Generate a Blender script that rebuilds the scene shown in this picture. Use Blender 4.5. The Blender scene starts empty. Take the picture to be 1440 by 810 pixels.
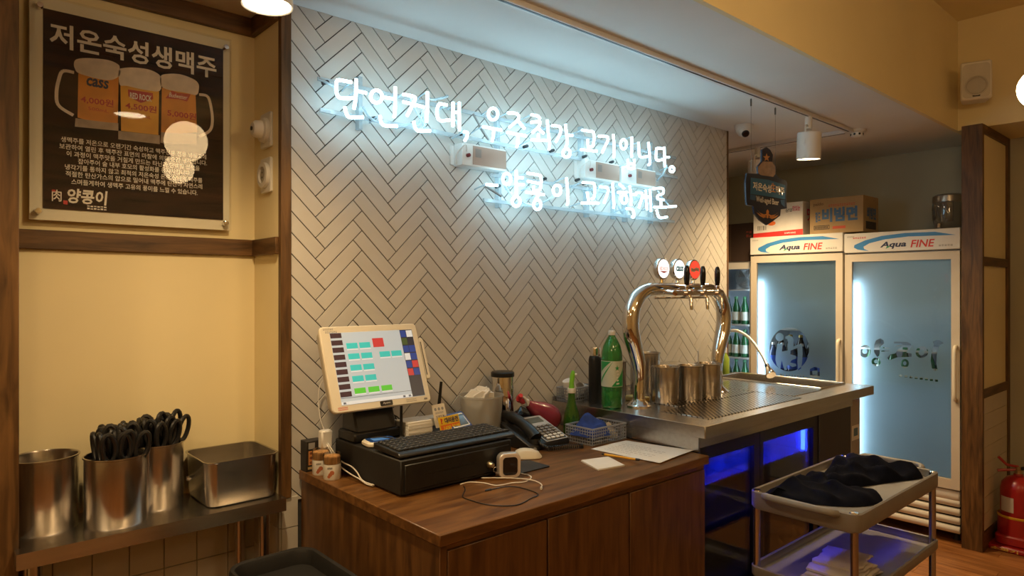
import bpy, bmesh, math, random
from mathutils import Vector, Matrix, Euler
random.seed(7)
SC = bpy.context.scene
COL = SC.collection
PI = math.pi
R = math.radians

# ---------------------------------------------------------------- camera
CAM_H = 1.5
FPX = 946.0
cd = bpy.data.cameras.new('camera')
cd.sensor_width = 36.0
cd.lens = FPX / 1440 * 36.0
cd.shift_y = 2 / 1440
cd.clip_start = 0.02
cam = bpy.data.objects.new('camera', cd)
COL.objects.link(cam)
cam.location = (0, 0, CAM_H)
cam.rotation_euler = (R(90), 0, -math.atan2(.665, .747))
SC.camera = cam
SC.view_settings.view_transform = 'Standard'
SC.view_settings.look = 'None'
SC.view_settings.gamma = 1.0
SC.view_settings.use_curve_mapping = False
SC.view_settings.exposure = 0.28
try:
    SC.cycles.use_denoising = True
    SC.cycles.max_bounces = 10
    SC.cycles.transparent_max_bounces = 16
    SC.cycles.sample_clamp_indirect = 4.0
    SC.cycles.use_light_tree = True
    SC.cycles.caustics_reflective = False
    SC.cycles.caustics_refractive = False
except Exception:
    pass

# ---------------------------------------------------------------- world: a closed room, only a trace of ambient light
wd = bpy.data.worlds.new('world')
SC.world = wd
wd.use_nodes = True
wd.node_tree.nodes['Background'].inputs[0].default_value = (1.0, .82, .6, 1)
wd.node_tree.nodes['Background'].inputs[1].default_value = 0.02

WARM = (1.0, .70, .36)
SPOT_W = 46.0       # watts of a track spot
GLOBE_E = 19.5      # emission of a pendant globe
NEON_E = 9.2       # emission of the neon tubes
LED_E = 18.0         # emission of the fridge LED strips
BLUE_E = 200.0       # emission of the blue strip in the undercounter cooler

# room measures (metres): X along the tiled wall, Y towards it, Z up
YW = 2.15           # face of the tiled wall
YA = 2.378          # back of the alcove
XA0, XA1 = .205, .900
XT0, XT1 = .931, 3.633
ZC = 2.447          # ceiling over the bar
ZH = 3.10           # ceiling over the dining room
YS = 1.25           # face of the drop between both
XB = 5.16           # wall behind the fridges


def at(u, v, X=None, Y=None, Z=None):
    """the point of the plane X=, Y= or Z= that a photo pixel looks at"""
    a = (u - 720) / FPX
    b = (407 - v) / FPX
    d = Vector((.665 + .747 * a, .747 - .665 * a, b))
    if X is not None:
        k = X / d.x
    elif Y is not None:
        k = Y / d.y
    else:
        k = (Z - CAM_H) / d.z
    return Vector((0, 0, CAM_H)) + d * k


# ---------------------------------------------------------------- geometry helpers
class G:
    def __init__(s):
        s.v = []
        s.f = []

    def add(s, vs, fs):
        n = len(s.v)
        s.v += [tuple(p) for p in vs]
        s.f += [tuple(i + n for i in f) for f in fs]
        return s

    def box(s, x0, x1, y0, y1, z0, z1):
        vs = [(x, y, z) for z in (z0, z1) for y in (y0, y1) for x in (x0, x1)]
        return s.add(vs, [(0, 2, 3, 1), (4, 5, 7, 6), (0, 1, 5, 4), (2, 6, 7, 3), (0, 4, 6, 2), (1, 3, 7, 5)])

    def prism(s, pts, o, S, T, h0, h1):
        """polygon pts (s,t) in the frame o,S,T swept along S x T from h0 to h1"""
        o, S, T = Vector(o), Vector(S), Vector(T)
        N = S.cross(T)
        n = len(pts)
        vs = [o + S * p[0] + T * p[1] + N * h0 for p in pts] + [o + S * p[0] + T * p[1] + N * h1 for p in pts]
        area = sum(pts[i][0] * pts[(i + 1) % n][1] - pts[(i + 1) % n][0] * pts[i][1] for i in range(n))
        idx = list(range(n)) if area * (h1 - h0) > 0 else list(range(n))[::-1]
        fs = [tuple(idx[::-1]), tuple(i + n for i in idx)]
        for k in range(n):
            i, j = idx[k], idx[(k + 1) % n]
            fs.append((i, j, j + n, i + n))
        return s.add(vs, fs)

    def lathe(s, prof, c=(0, 0, 0), seg=24, ax=(0, 0, 1), cap=True, sx=1.0, sy=1.0):
        ax = Vector(ax).normalized()
        q = Vector((0, 0, 1)).rotation_difference(ax)
        c = Vector(c)
        vs = []
        for r, z in prof:
            for k in range(seg):
                t = 2 * PI * k / seg
                vs.append(c + q @ Vector((r * math.cos(t) * sx, r * math.sin(t) * sy, z)))
        fs = []
        m = len(prof)
        for i in range(m - 1):
            for k in range(seg):
                k2 = (k + 1) % seg
                fs.append((i * seg + k, i * seg + k2, (i + 1) * seg + k2, (i + 1) * seg + k))
        if cap:
            if prof[0][0] > 1e-6:
                fs.append(tuple(range(seg))[::-1])
            if prof[-1][0] > 1e-6:
                fs.append(tuple((m - 1) * seg + k for k in range(seg)))
        return s.add(vs, fs)

    def tube(s, path, r, seg=10, closed=False, cap=True):
        P = [Vector(p) for p in path]
        n = len(P)
        rs = r if isinstance(r, (list, tuple)) else [r] * n
        tang = []
        for i in range(n):
            if closed:
                t = P[(i + 1) % n] - P[i - 1]
            else:
                t = P[min(i + 1, n - 1)] - P[max(i - 1, 0)]
            tang.append(t.normalized() if t.length > 1e-9 else Vector((0, 0, 1)))
        up = Vector((0, 0, 1)) if abs(tang[0].z) < .9 else Vector((0, 1, 0))
        nrm = (up - tang[0] * up.dot(tang[0])).normalized()
        vs = []
        for i in range(n):
            if i:
                nrm = tang[i - 1].rotation_difference(tang[i]) @ nrm
                nrm = (nrm - tang[i] * nrm.dot(tang[i])).normalized()
            b = tang[i].cross(nrm)
            for k in range(seg):
                t = 2 * PI * k / seg
                vs.append(P[i] + (nrm * math.cos(t) + b * math.sin(t)) * rs[i])
        fs = []
        for i in range(n if closed else n - 1):
            j = (i + 1) % n
            for k in range(seg):
                k2 = (k + 1) % seg
                fs.append((i * seg + k, i * seg + k2, j * seg + k2, j * seg + k))
        if cap and not closed:
            fs.append(tuple(range(seg))[::-1])
            fs.append(tuple((n - 1) * seg + k for k in range(seg)))
        return s.add(vs, fs)

    def grid(s, rows):
        """rows of points -> open sheet"""
        m, n = len(rows), len(rows[0])
        vs = [p for r in rows for p in r]
        fs = [(i * n + j, i * n + j + 1, (i + 1) * n + j + 1, (i + 1) * n + j) for i in range(m - 1) for j in range(n - 1)]
        return s.add(vs, fs)

    def mesh(s, name, bev=0, seg=1, smooth=True, origin=None, solid=0, ang=38):
        o = Vector(origin) if origin is not None else Vector((0, 0, 0))
        me = bpy.data.meshes.new(name)
        me.from_pydata([Vector(p) - o for p in s.v], [], s.f)
        bm = bmesh.new()
        bm.from_mesh(me)
        bmesh.ops.remove_doubles(bm, verts=bm.verts, dist=1e-6)
        bmesh.ops.recalc_face_normals(bm, faces=bm.faces)
        if bev > 0:
            es = [e for e in bm.edges if len(e.link_faces) == 2 and e.calc_face_angle(0) > R(30)]
            bmesh.ops.bevel(bm, geom=es, offset=bev, segments=seg, profile=.5, affect='EDGES', clamp_overlap=True)
        if solid:
            bmesh.ops.solidify(bm, geom=bm.faces, thickness=solid)
        bm.to_mesh(me)
        bm.free()
        if smooth:
            me.polygons.foreach_set('use_smooth', [True] * len(me.polygons))
            me.set_sharp_from_angle(angle=R(ang))
        return me

    def bounds(s):
        xs, ys, zs = zip(*s.v)
        return Vector(((min(xs) + max(xs)) / 2, (min(ys) + max(ys)) / 2, min(zs)))


def smooth_path(pts, n=6, closed=False):
    """Catmull-Rom through pts"""
    P = [Vector(p) for p in pts]
    out = []
    m = len(P)
    for i in range(m if closed else m - 1):
        if closed:
            p0, p1, p2, p3 = P[i - 1], P[i], P[(i + 1) % m], P[(i + 2) % m]
        else:
            p0, p1, p2, p3 = P[max(i - 1, 0)], P[i], P[i + 1], P[min(i + 2, m - 1)]
        for k in range(n):
            t = k / n
            out.append(.5 * ((2 * p1) + (p2 - p0) * t + (2 * p0 - 5 * p1 + 4 * p2 - p3) * t * t + (3 * p1 - p0 - 3 * p2 + p3) * t ** 3))
    if not closed:
        out.append(P[-1])
    return out


def rrect(w, h, r, seg=4, cx=0, cy=0):
    pts = []
    for (sx, sy, a0) in ((1, 1, 0), (-1, 1, 90), (-1, -1, 180), (1, -1, 270)):
        for k in range(seg + 1):
            a = R(a0 + 90 * k / seg)
            pts.append((cx + sx * (w / 2 - r) + r * math.cos(a), cy + sy * (h / 2 - r) + r * math.sin(a)))
    return pts


def circ(cx, cy, rx, ry=None, n=24):
    ry = rx if ry is None else ry
    return [(cx + rx * math.cos(2 * PI * k / n), cy + ry * math.sin(2 * PI * k / n)) for k in range(n)]


# ---------------------------------------------------------------- object helpers
def tag(o, label=None, cat=None, group=None, kind=None):
    if label:
        o['label'] = label
    if cat:
        o['category'] = cat
    if group:
        o['group'] = group
    if kind:
        o['kind'] = kind
    return o


def thing(name, label, cat, loc=(0, 0, 0), rz=0, group=None):
    o = bpy.data.objects.new(name, None)
    o.empty_display_size = .05
    COL.objects.link(o)
    o.location = loc
    o.rotation_euler = (0, 0, rz)
    return tag(o, label, cat, group)


def pmat(p):
    m = Matrix.LocRotScale(p.location, p.rotation_euler, p.scale)
    if p.parent:
        m = pmat(p.parent) @ p.matrix_parent_inverse @ m
    return m


def mk(name, g, mat, parent=None, local=False, bev=0, smooth=True, label=None, cat=None, group=None, kind=None, seg=1, solid=0, ang=38):
    """one mesh object; g in world coordinates, or (local) in its parent's"""
    if isinstance(g, G):
        c = Vector((0, 0, 0)) if local else g.bounds()
        me = g.mesh(name, bev, seg, smooth, c, solid, ang)
    else:
        c, me = Vector((0, 0, 0)), g
    if mat is not None and not me.materials:
        me.materials.append(mat)
    o = bpy.data.objects.new(name, me)
    COL.objects.link(o)
    o.location = c
    if parent is not None:
        o.parent = parent
        if not local:
            o.matrix_parent_inverse = pmat(parent).inverted()
    return tag(o, label, cat, group, kind)


def struct(name, g, mat, bev=0, parent=None, **k):
    return mk(name, g, mat, parent=parent, bev=bev, kind='structure', **k)


def dup(o, parent=None, loc=None, rz=None, label=None, group=None):
    c = o.copy()
    COL.objects.link(c)
    if parent is not None:
        c.parent = parent
    if loc is not None:
        c.location = loc
    if rz is not None:
        c.rotation_euler = (c.rotation_euler[0], c.rotation_euler[1], rz)
    if label:
        c['label'] = label
    if group:
        c['group'] = group
    for ch in o.children:
        dup(ch, c)
    return c


def text_mesh(body, bold=0.0, shear=0.0):
    cu = bpy.data.curves.new('lettering', 'FONT')
    cu.body = body
    cu.resolution_u = 2
    cu.offset = bold
    cu.shear = shear
    cu.fill_mode = 'FRONT'
    ob = bpy.data.objects.new('lettering', cu)
    me = bpy.data.meshes.new_from_object(ob)
    bpy.data.objects.remove(ob)
    bpy.data.curves.remove(cu)
    return me


def lettering(body, o, S, T, box, mat, parent, h=.0006, bold=0.0, shear=0.0, name='lettering', curve=None):
    """printed text fitted to the box (s0,s1,t0,t1) of the frame o,S,T, lying h above it"""
    me = text_mesh(body, bold, shear)
    if len(me.vertices) == 0:
        return None
    o, S, T = Vector(o), Vector(S), Vector(T)
    N = S.cross(T)
    xs = [v.co.x for v in me.vertices]
    ys = [v.co.y for v in me.vertices]
    x0, x1, y0, y1 = min(xs), max(xs), min(ys), max(ys)
    s0, s1, t0, t1 = box
    if t1 is None:
        t1 = t0 + (s1 - s0) * (y1 - y0) / (x1 - x0)
    if s1 is None:
        s1 = s0 + (t1 - t0) * (x1 - x0) / (y1 - y0)
    c = o + S * (s0 + s1) / 2 + T * t0
    for v in me.vertices:
        a = s0 + (v.co.x - x0) / (x1 - x0) * (s1 - s0)
        b = t0 + (v.co.y - y0) / (y1 - y0) * (t1 - t0)
        k = h if curve is None else h + curve(a)
        v.co = o + S * a + T * b + N * k - c
    me.materials.clear()
    me.materials.append(mat)
    ob = bpy.data.objects.new(name, me)
    COL.objects.link(ob)
    ob.location = c
    ob.parent = parent
    ob.matrix_parent_inverse = pmat(parent).inverted()
    return ob


def small_print(n, o, S, T, box, mat, parent, h=.0006):
    """print too small to read in the photograph: n short strokes in the box"""
    o, S, T = Vector(o), Vector(S), Vector(T)
    N = S.cross(T)
    s0, s1, t0, t1 = box
    g = G()
    for k in range(n):
        a = s0 + (s1 - s0) * (k + .08) / n
        b = s0 + (s1 - s0) * (k + .84) / n
        for (c, d) in ((.0, .28), (.62, 1.0)) if k % 2 else ((.0, .45), (.75, 1.0)):
            p = [(a, t0 + (t1 - t0) * c), (b, t0 + (t1 - t0) * c), (b, t0 + (t1 - t0) * d), (a, t0 + (t1 - t0) * d)]
            g.add([o + S * x + T * y + N * h for x, y in p], [(0, 1, 2, 3)])
    return mk('small_print', g, mat, parent, smooth=False, kind='stuff')


def flat(name, pts, o, S, T, mat, parent, h0=0, h1=.0005):
    return mk(name, G().prism(pts, o, S, T, h0, h1), mat, parent, smooth=False)


# ---------------------------------------------------------------- materials
def newmat(name):
    m = bpy.data.materials.new(name)
    m.use_nodes = True
    nt = m.node_tree
    b = nt.nodes['Principled BSDF']
    return m, nt, b


def ramp(nt, fac, c0, c1, p0=0.0, p1=1.0):
    r = nt.nodes.new('ShaderNodeValToRGB')
    r.color_ramp.elements[0].position = p0
    r.color_ramp.elements[1].position = p1
    r.color_ramp.elements[0].color = (*c0, 1)
    r.color_ramp.elements[1].color = (*c1, 1)
    nt.links.new(fac, r.inputs[0])
    return r


def noise(nt, scale, detail=3, stretch=(1, 1, 1), coord='Object'):
    tc = nt.nodes.new('ShaderNodeTexCoord')
    mp = nt.nodes.new('ShaderNodeMapping')
    mp.inputs['Scale'].default_value = stretch
    n = nt.nodes.new('ShaderNodeTexNoise')
    n.inputs['Scale'].default_value = scale
    n.inputs['Detail'].default_value = detail
    nt.links.new(tc.outputs[coord], mp.inputs[0])
    nt.links.new(mp.outputs[0], n.inputs['Vector'])
    return n


def M(name, col, rough=.5, metal=0.0, var=.06, nscale=14, bump=0.0, bscale=120, coat=0.0, spec=.5, stretch=(1, 1, 1)):
    """plain procedural material: base colour with a little mottling, optional fine relief"""
    m, nt, b = newmat(name)
    n = noise(nt, nscale, 3, stretch)
    lo = tuple(max(0, c * (1 - var)) for c in col)
    hi = tuple(min(1, c * (1 + var)) for c in col)
    r = ramp(nt, n.outputs['Fac'], lo, hi, .3, .7)
    nt.links.new(r.outputs[0], b.inputs['Base Color'])
    b.inputs['Roughness'].default_value = rough
    b.inputs['Metallic'].default_value = metal
    b.inputs['Specular IOR Level'].default_value = spec
    b.inputs['Coat Weight'].default_value = coat
    if bump > 0:
        n2 = noise(nt, bscale, 2, stretch)
        bp = nt.nodes.new('ShaderNodeBump')
        bp.inputs['Strength'].default_value = bump
        bp.inputs['Distance'].default_value = .002
        nt.links.new(n2.outputs['Fac'], bp.inputs['Height'])
        nt.links.new(bp.outputs[0], b.inputs['Normal'])
    return m


def wood(name, dark, light, stretch, rough=.45, scale=5, rnd=0.0, coat=0.0):
    m, nt, b = newmat(name)
    n = noise(nt, scale, 6, stretch)
    n.inputs['Distortion'].default_value = .6
    r = ramp(nt, n.outputs['Fac'], dark, light, .32, .72)
    n2 = noise(nt, 2.2, 2, (1, 1, 1))
    mx = nt.nodes.new('ShaderNodeMix')
    mx.data_type = 'RGBA'
    mx.blend_type = 'MULTIPLY'
    mx.inputs[0].default_value = .55
    r2 = ramp(nt, n2.outputs['Fac'], (.55, .5, .45), (1, 1, 1), .3, .6)
    nt.links.new(r.outputs[0], mx.inputs[6])
    nt.links.new(r2.outputs[0], mx.inputs[7])
    out = mx.outputs[2]
    if rnd:
        oi = nt.nodes.new('ShaderNodeObjectInfo')
        hs = nt.nodes.new('ShaderNodeHueSaturation')
        mr = nt.nodes.new('ShaderNodeMapRange')
        mr.inputs[3].default_value = 1 - rnd
        mr.inputs[4].default_value = 1 + rnd
        nt.links.new(oi.outputs['Random'], mr.inputs[0])
        nt.links.new(mr.outputs[0], hs.inputs['Value'])
        nt.links.new(out, hs.inputs['Color'])
        out = hs.outputs[0]
    nt.links.new(out, b.inputs['Base Color'])
    b.inputs['Roughness'].default_value = rough
    b.inputs['Coat Weight'].default_value = coat
    bp = nt.nodes.new('ShaderNodeBump')
    bp.inputs['Strength'].default_value = .12
    bp.inputs['Distance'].default_value = .001
    nt.links.new(n.outputs['Fac'], bp.inputs['Height'])
    nt.links.new(bp.outputs[0], b.inputs['Normal'])
    return m


def emit(name, col, e):
    m, nt, b = newmat(name)
    n = noise(nt, 3, 1)
    r = ramp(nt, n.outputs['Fac'], tuple(c * .97 for c in col), col)
    nt.links.new(r.outputs[0], b.inputs['Emission Color'])
    b.inputs['Base Color'].default_value = (*col, 1)
    b.inputs['Emission Strength'].default_value = e
    return m


def clear(name, tint=(1, 1, 1), gloss_rough=.02, base=.04, facing=.9):
    """thin clear sheet: see-through with a Fresnel gloss"""
    m, nt, b = newmat(name)
    nt.nodes.remove(b)
    out = nt.nodes['Material Output']
    tr = nt.nodes.new('ShaderNodeBsdfTransparent')
    n = noise(nt, 6, 1)
    r = ramp(nt, n.outputs['Fac'], tuple(c * .98 for c in tint), tint)
    nt.links.new(r.outputs[0], tr.inputs[0])
    gl = nt.nodes.new('ShaderNodeBsdfGlossy')
    gl.inputs['Roughness'].default_value = gloss_rough
    fr = nt.nodes.new('ShaderNodeFresnel')
    fr.inputs[0].default_value = 1.45
    ad = nt.nodes.new('ShaderNodeMath')
    ad.operation = 'MULTIPLY_ADD'
    ad.inputs[1].default_value = facing
    ad.inputs[2].default_value = base * .3
    nt.links.new(fr.outputs[0], ad.inputs[0])
    mx = nt.nodes.new('ShaderNodeMixShader')
    nt.links.new(ad.outputs[0], mx.inputs[0])
    nt.links.new(tr.outputs[0], mx.inputs[1])
    nt.links.new(gl.outputs[0], mx.inputs[2])
    nt.links.new(mx.outputs[0], out.inputs[0])
    return m


def milky(name, col, transp=.3, trans=.5, rough=.15):
    """milky plastic or frosted film: translucent, partly see-through"""
    m, nt, b = newmat(name)
    nt.nodes.remove(b)
    out = nt.nodes['Material Output']
    n = noise(nt, 9, 2)
    r = ramp(nt, n.outputs['Fac'], tuple(c * .96 for c in col), col)
    tl = nt.nodes.new('ShaderNodeBsdfTranslucent')
    df = nt.nodes.new('ShaderNodeBsdfDiffuse')
    gl = nt.nodes.new('ShaderNodeBsdfGlossy')
    gl.inputs['Roughness'].default_value = rough
    tr = nt.nodes.new('ShaderNodeBsdfTransparent')
    nt.links.new(r.outputs[0], tl.inputs[0])
    nt.links.new(r.outputs[0], df.inputs[0])
    nt.links.new(r.outputs[0], tr.inputs[0])
    m1 = nt.nodes.new('ShaderNodeMixShader')
    m1.inputs[0].default_value = trans
    nt.links.new(df.outputs[0], m1.inputs[1])
    nt.links.new(tl.outputs[0], m1.inputs[2])
    m2 = nt.nodes.new('ShaderNodeMixShader')
    m2.inputs[0].default_value = transp
    nt.links.new(m1.outputs[0], m2.inputs[1])
    nt.links.new(tr.outputs[0], m2.inputs[2])
    m3 = nt.nodes.new('ShaderNodeMixShader')
    m3.inputs[0].default_value = .06
    nt.links.new(m2.outputs[0], m3.inputs[1])
    nt.links.new(gl.outputs[0], m3.inputs[2])
    nt.links.new(m3.outputs[0], out.inputs[0])
    return m


cream = M('cream_paint', (.84, .72, .43), .75, var=.03, nscale=3)
olive = M('olive_grey_paint', (.46, .45, .36), .8, var=.04, nscale=3)
ceil_white = M('ceiling_paint', (.80, .79, .76), .85, var=.02, nscale=3)
grout = M('grey_grout', (.055, .052, .05), .9, var=.1, nscale=60)
tile_m, _nt, _b = newmat('matt_white_tile')
_n = noise(_nt, 9, 2)
_r = ramp(_nt, _n.outputs['Fac'], (.60, .57, .52), (.66, .63, .58), .3, .7)
_oi = _nt.nodes.new('ShaderNodeObjectInfo')
_hs = _nt.nodes.new('ShaderNodeHueSaturation')
_mr = _nt.nodes.new('ShaderNodeMapRange')
_mr.inputs[3].default_value = .96
_mr.inputs[4].default_value = 1.04
_nt.links.new(_oi.outputs['Random'], _mr.inputs[0])
_nt.links.new(_mr.outputs[0], _hs.inputs['Value'])
_nt.links.new(_r.outputs[0], _hs.inputs['Color'])
_nt.links.new(_hs.outputs[0], _b.inputs['Base Color'])
_b.inputs['Roughness'].default_value = .42
wood_x = wood('dark_wood_x', (.060, .027, .007), (.21, .105, .034), (1, 9, 9))
wood_y = wood('dark_wood_y', (.060, .027, .007), (.21, .105, .034), (9, 1, 9))
wood_z = wood('dark_wood_z', (.060, .027, .007), (.21, .105, .034), (9, 9, 1))
counter_x = wood('counter_wood_x', (.090, .036, .010), (.25, .115, .034), (1, 8, 8), rough=.32)
counter_z = wood('counter_wood_z', (.075, .030, .008), (.19, .086, .025), (8, 8, 1), rough=.38)
plank_m = wood('floor_plank', (.24, .085, .024), (.46, .20, .065), (12, 1, 12), rough=.3, rnd=.22)
steel = M('brushed_steel', (.58, .55, .51), .27, 1.0, var=.08, nscale=5, bump=.06, bscale=90, stretch=(1, 14, 14))
steel_z = M('brushed_steel_round', (.56, .53, .50), .24, 1.0, var=.08, nscale=6, bump=.015, bscale=60, stretch=(14, 14, 1))
chrome = M('chrome', (.86, .84, .82), .05, 1.0, var=.02)
dark_steel = M('dark_steel', (.16, .15, .14), .35, .9, var=.08)
black = M('black_plastic', (.012, .012, .013), .38, var=.2, nscale=30)
black_g = M('black_gloss', (.010, .010, .012), .16, var=.2)
black_r = M('black_rubber', (.009, .0085, .0085), .62, var=.2, bump=.1)
white_p = M('white_plastic', (.78, .76, .72), .35, var=.02)
ivory = M('ivory_plastic', (.74, .68, .56), .38, var=.02)
grey_p = M('grey_plastic', (.25, .235, .22), .5, var=.05, bump=.05)
paper = M('paper', (.82, .80, .77), .8, var=.02)
red = M('red_print', (.62, .035, .03), .5)
orange = M('orange_print', (.80, .30, .03), .5)
blue_pr = M('blue_print', (.045, .24, .58), .45)
navy = M('navy_print', (.02, .03, .09), .5)
black_pr = M('black_print', (.015, .015, .015), .6)
white_pr = M('white_print', (.82, .80, .76), .5)
grey_pr = M('grey_print', (.30, .29, .28), .6)
clear_m = clear('clear_acrylic', (.99, .99, .985), .015, .0, .5)
# ================================================================ THE SETTING
fl = struct('floor', G().box(-2.6, XB, -3.0, 3.4, -.12, -.012), wood('floor_base', (.20, .075, .022), (.36, .15, .05), (12, 1, 12), rough=.35))
pw, pl = .115, 1.05
pm = G().box(-pw / 2 + .0008, pw / 2 - .0008, -pl / 2 + .0008, pl / 2 - .0008, 0, .012).mesh('plank', smooth=False)
pm.materials.append(plank_m)
i = 0
x = .05 + pw / 2
while x < XB - pw / 2:
    y = -1.35 + (i * .37) % pl
    while y < 2.3:
        if not (x < .95 and y > 2.2):
            o = bpy.data.objects.new('plank', pm)
            COL.objects.link(o)
            o.location = (x, y, -.012)
            o.parent = fl
            o.matrix_parent_inverse = pmat(fl).inverted()
        y += pl
    x += pw
    i += 1

struct('ceiling', G().box(-2.6, XB, YS, 3.4, ZC, ZC + .10), ceil_white)
struct('ceiling_dining', G().box(-2.6, XB, -3.0, YS + .1, ZH, ZH + .1), cream)
struct('wall_drop', G().box(-2.6, XB, YS - .02, YS, ZC - .001, ZH), cream)
struct('wall_lintel', G().box(4.66, XB, -3.0, YS - .02, ZC, ZH), cream)
struct('wall_right', G().box(XB, XB + .1, -3.0, 3.4, 0, ZH), olive)
struct('wall_far', G().box(3.70, XB, 3.30, 3.4, 0, ZC), olive)
struct('wall_dining', G().box(-2.6, XB, -3.1, -3.0, 0, ZH), cream)
struct('wall_left', G().box(-2.7, -2.6, -3.0, 3.4, 0, ZH), cream)
struct('wall_entry', G().box(-2.6, .085, YW + .01, YW + .1, 0, ZC), cream)

# ---- alcove with the poster
wa = struct('wall_alcove', G().box(.08, .931, YA, YA + .08, 0, ZC), cream)
ws = struct('wall_alcove_side', G().box(XA1, .931, YW + .012, YA, 0, ZC), cream)
struct('trim_1', G().box(.085, XA0, YW, YA, 0, ZC), wood_z, bev=.002)
struct('trim_2', G().box(XA1 - .004, .931, YW - .012, YW + .012, .815, ZC), wood_z, bev=.0015)
struct('trim_3', G().box(XA0, XA1, YA - .014, YA, 1.617, 1.673), wood_x, bev=.0015)
struct('trim_4', G().box(XA1 - .014, XA1, YW + .012, YA - .014, 1.617, 1.673), wood_y, bev=.0015)
struct('trim_5', G().box(XA0, XA1, YA - .02, YA, 2.386, ZC), wood_x, bev=.0015)
struct('trim_6', G().box(XA1 - .02, XA1, YW + .012, YA - .02, 2.386, ZC), wood_y, bev=.0015)

sq_tile = M('small_beige_tile', (.62, .57, .47), .4, var=.03)
light_grout = M('light_grout', (.34, .31, .25), .9, var=.08, nscale=50)


def tile_field(parent, o, S, T, x0, x1, z0, z1, w, h, gap=.0016, th=.006, name='tile', mat=None):
    o, S, T = Vector(o), Vector(S), Vector(T)
    cache = {}
    z = z0
    while z < z1 - .004:
        zz = min(z + h, z1)
        x = x0
        while x < x1 - .004:
            xx = min(x + w, x1)
            key = (round(xx - x, 4), round(zz - z, 4))
            if key not in cache:
                a, b = key[0] / 2 - gap, key[1] / 2 - gap
                me = G().prism([(-a, -b), (a, -b), (a, b), (-a, b)], (0, 0, 0), S, T, 0, th).mesh(name, smooth=False)
                me.materials.append(mat or sq_tile)
                cache[key] = me
            t = bpy.data.objects.new(name, cache[key])
            COL.objects.link(t)
            t.location = o + S * ((x + xx) / 2) + T * ((z + zz) / 2)
            t.parent = parent
            t.matrix_parent_inverse = pmat(parent).inverted()
            x = xx
        z = zz


gr = struct('wall_alcove_base', G().box(XA0, XA1, YA - .004, YA - .0002, 0, .80), light_grout)
tile_field(gr, (0, YA - .004, 0), (1, 0, 0), (0, 0, 1), XA0, XA1 - .002, 0, .80, .1, .1)
ge = struct('wall_corner_base', G().box(XA1, .957, YW, YW + .012, 0, .815), light_grout)
tile_field(ge, (0, YW, 0), (1, 0, 0), (0, 0, 1), XA1, .957, .015, .815, .06, .1, mat=tile_m)
tile_field(ge, (XA1, 0, 0), (0, -1, 0), (0, 0, 1), -YA + .004, -YW, .015, .80, .1, .1, th=.004, mat=tile_m)

# ---- tiled wall: herringbone of 200 x 50 mm tiles, each its own piece
TZ0 = .80
wb = struct('wall_back', G().box(XT0, XT1, YW + .004, YW + .16, 0, ZC), grout)
TL, TW = .2, .05
PHX, PHZ = -.158, -.009   # where the pattern starts


def clip(poly, ax, lim, keep_less):
    out = []
    n = len(poly)
    for i in range(n):
        p, q = poly[i], poly[(i + 1) % n]
        pi = (p[ax] <= lim) if keep_less else (p[ax] >= lim)
        qi = (q[ax] <= lim) if keep_less else (q[ax] >= lim)
        if pi:
            out.append(p)
        if pi != qi:
            t = (lim - p[ax]) / (q[ax] - p[ax])
            out.append((p[0] + (q[0] - p[0]) * t, p[1] + (q[1] - p[1]) * t))
    return out


def rot45(p):
    return ((p[0] - p[1]) / math.sqrt(2), (p[0] + p[1]) / math.sqrt(2))


full = {}
gp = .0017
for k, (w, h) in enumerate(((TL, TW), (TW, TL))):
    pts = [rot45(p) for p in ((-w / 2 + gp, -h / 2 + gp), (w / 2 - gp, -h / 2 + gp), (w / 2 - gp, h / 2 - gp), (-w / 2 + gp, h / 2 - gp))]
    me = G().prism(pts, (0, 0, 0), (1, 0, 0), (0, 0, 1), 0, .0045).mesh('tile', bev=.0006, seg=1, smooth=False)
    me.materials.append(tile_m)
    full[k] = (me, pts)
tiles = []
for a in range(-60, 80):
    for b in range(-14, 24):
        for k in (0, 1):
            if k == 0:
                c = (a * TW + b * TL + TL / 2, a * TW - b * TL + TW / 2)
            else:
                c = (a * TW + b * TL + TL + TW / 2, a * TW - b * TL + TW - TL / 2)
            cx, cz = rot45(c)
            cx += PHX + XT0
            cz += PHZ + TZ0
            pts = [(p[0] + cx, p[1] + cz) for p in full[k][1]]
            xs = [p[0] for p in pts]
            zs = [p[1] for p in pts]
            if max(xs) < XT0 or min(xs) > XT1 or max(zs) < TZ0 or min(zs) > ZC:
                continue
            inside = min(xs) >= XT0 and max(xs) <= XT1 and min(zs) >= TZ0 and max(zs) <= ZC
            if not inside:
                for ax, lim, less in ((0, XT0, False), (0, XT1, True), (1, TZ0, False), (1, ZC, True)):
                    pts = clip(pts, ax, lim, less)
                    if len(pts) < 3:
                        break
                if len(pts) < 3:
                    continue
            ar = abs(sum(pts[i][0] * pts[(i + 1) % len(pts)][1] - pts[(i + 1) % len(pts)][0] * pts[i][1] for i in range(len(pts)))) / 2
            if ar < 2e-5:
                continue
            mx_ = sum(p[0] for p in pts) / len(pts)
            d2 = (.665 * mx_ + .747 * YW) ** 3
            hid = .3 if cz < .95 else 1
            tiles.append((ar / d2 * hid, k, inside, cx, cz, pts))
tiles.sort(key=lambda t: -t[0])
rest = G()
for n, (q, k, inside, cx, cz, pts) in enumerate(tiles):
    if n < 300:
        if inside:
            o = bpy.data.objects.new('tile', full[k][0])
            COL.objects.link(o)
            o.location = (cx, YW + .0042, cz)
            o.parent = wb
            o.matrix_parent_inverse = pmat(wb).inverted()
        else:
            mk('tile', G().prism(pts, (0, YW + .0042, 0), (1, 0, 0), (0, 0, 1), 0, .0045), tile_m, wb, smooth=False)
    else:
        rest.prism(pts, (0, YW + .0042, 0), (1, 0, 0), (0, 0, 1), 0, .0045)
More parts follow.
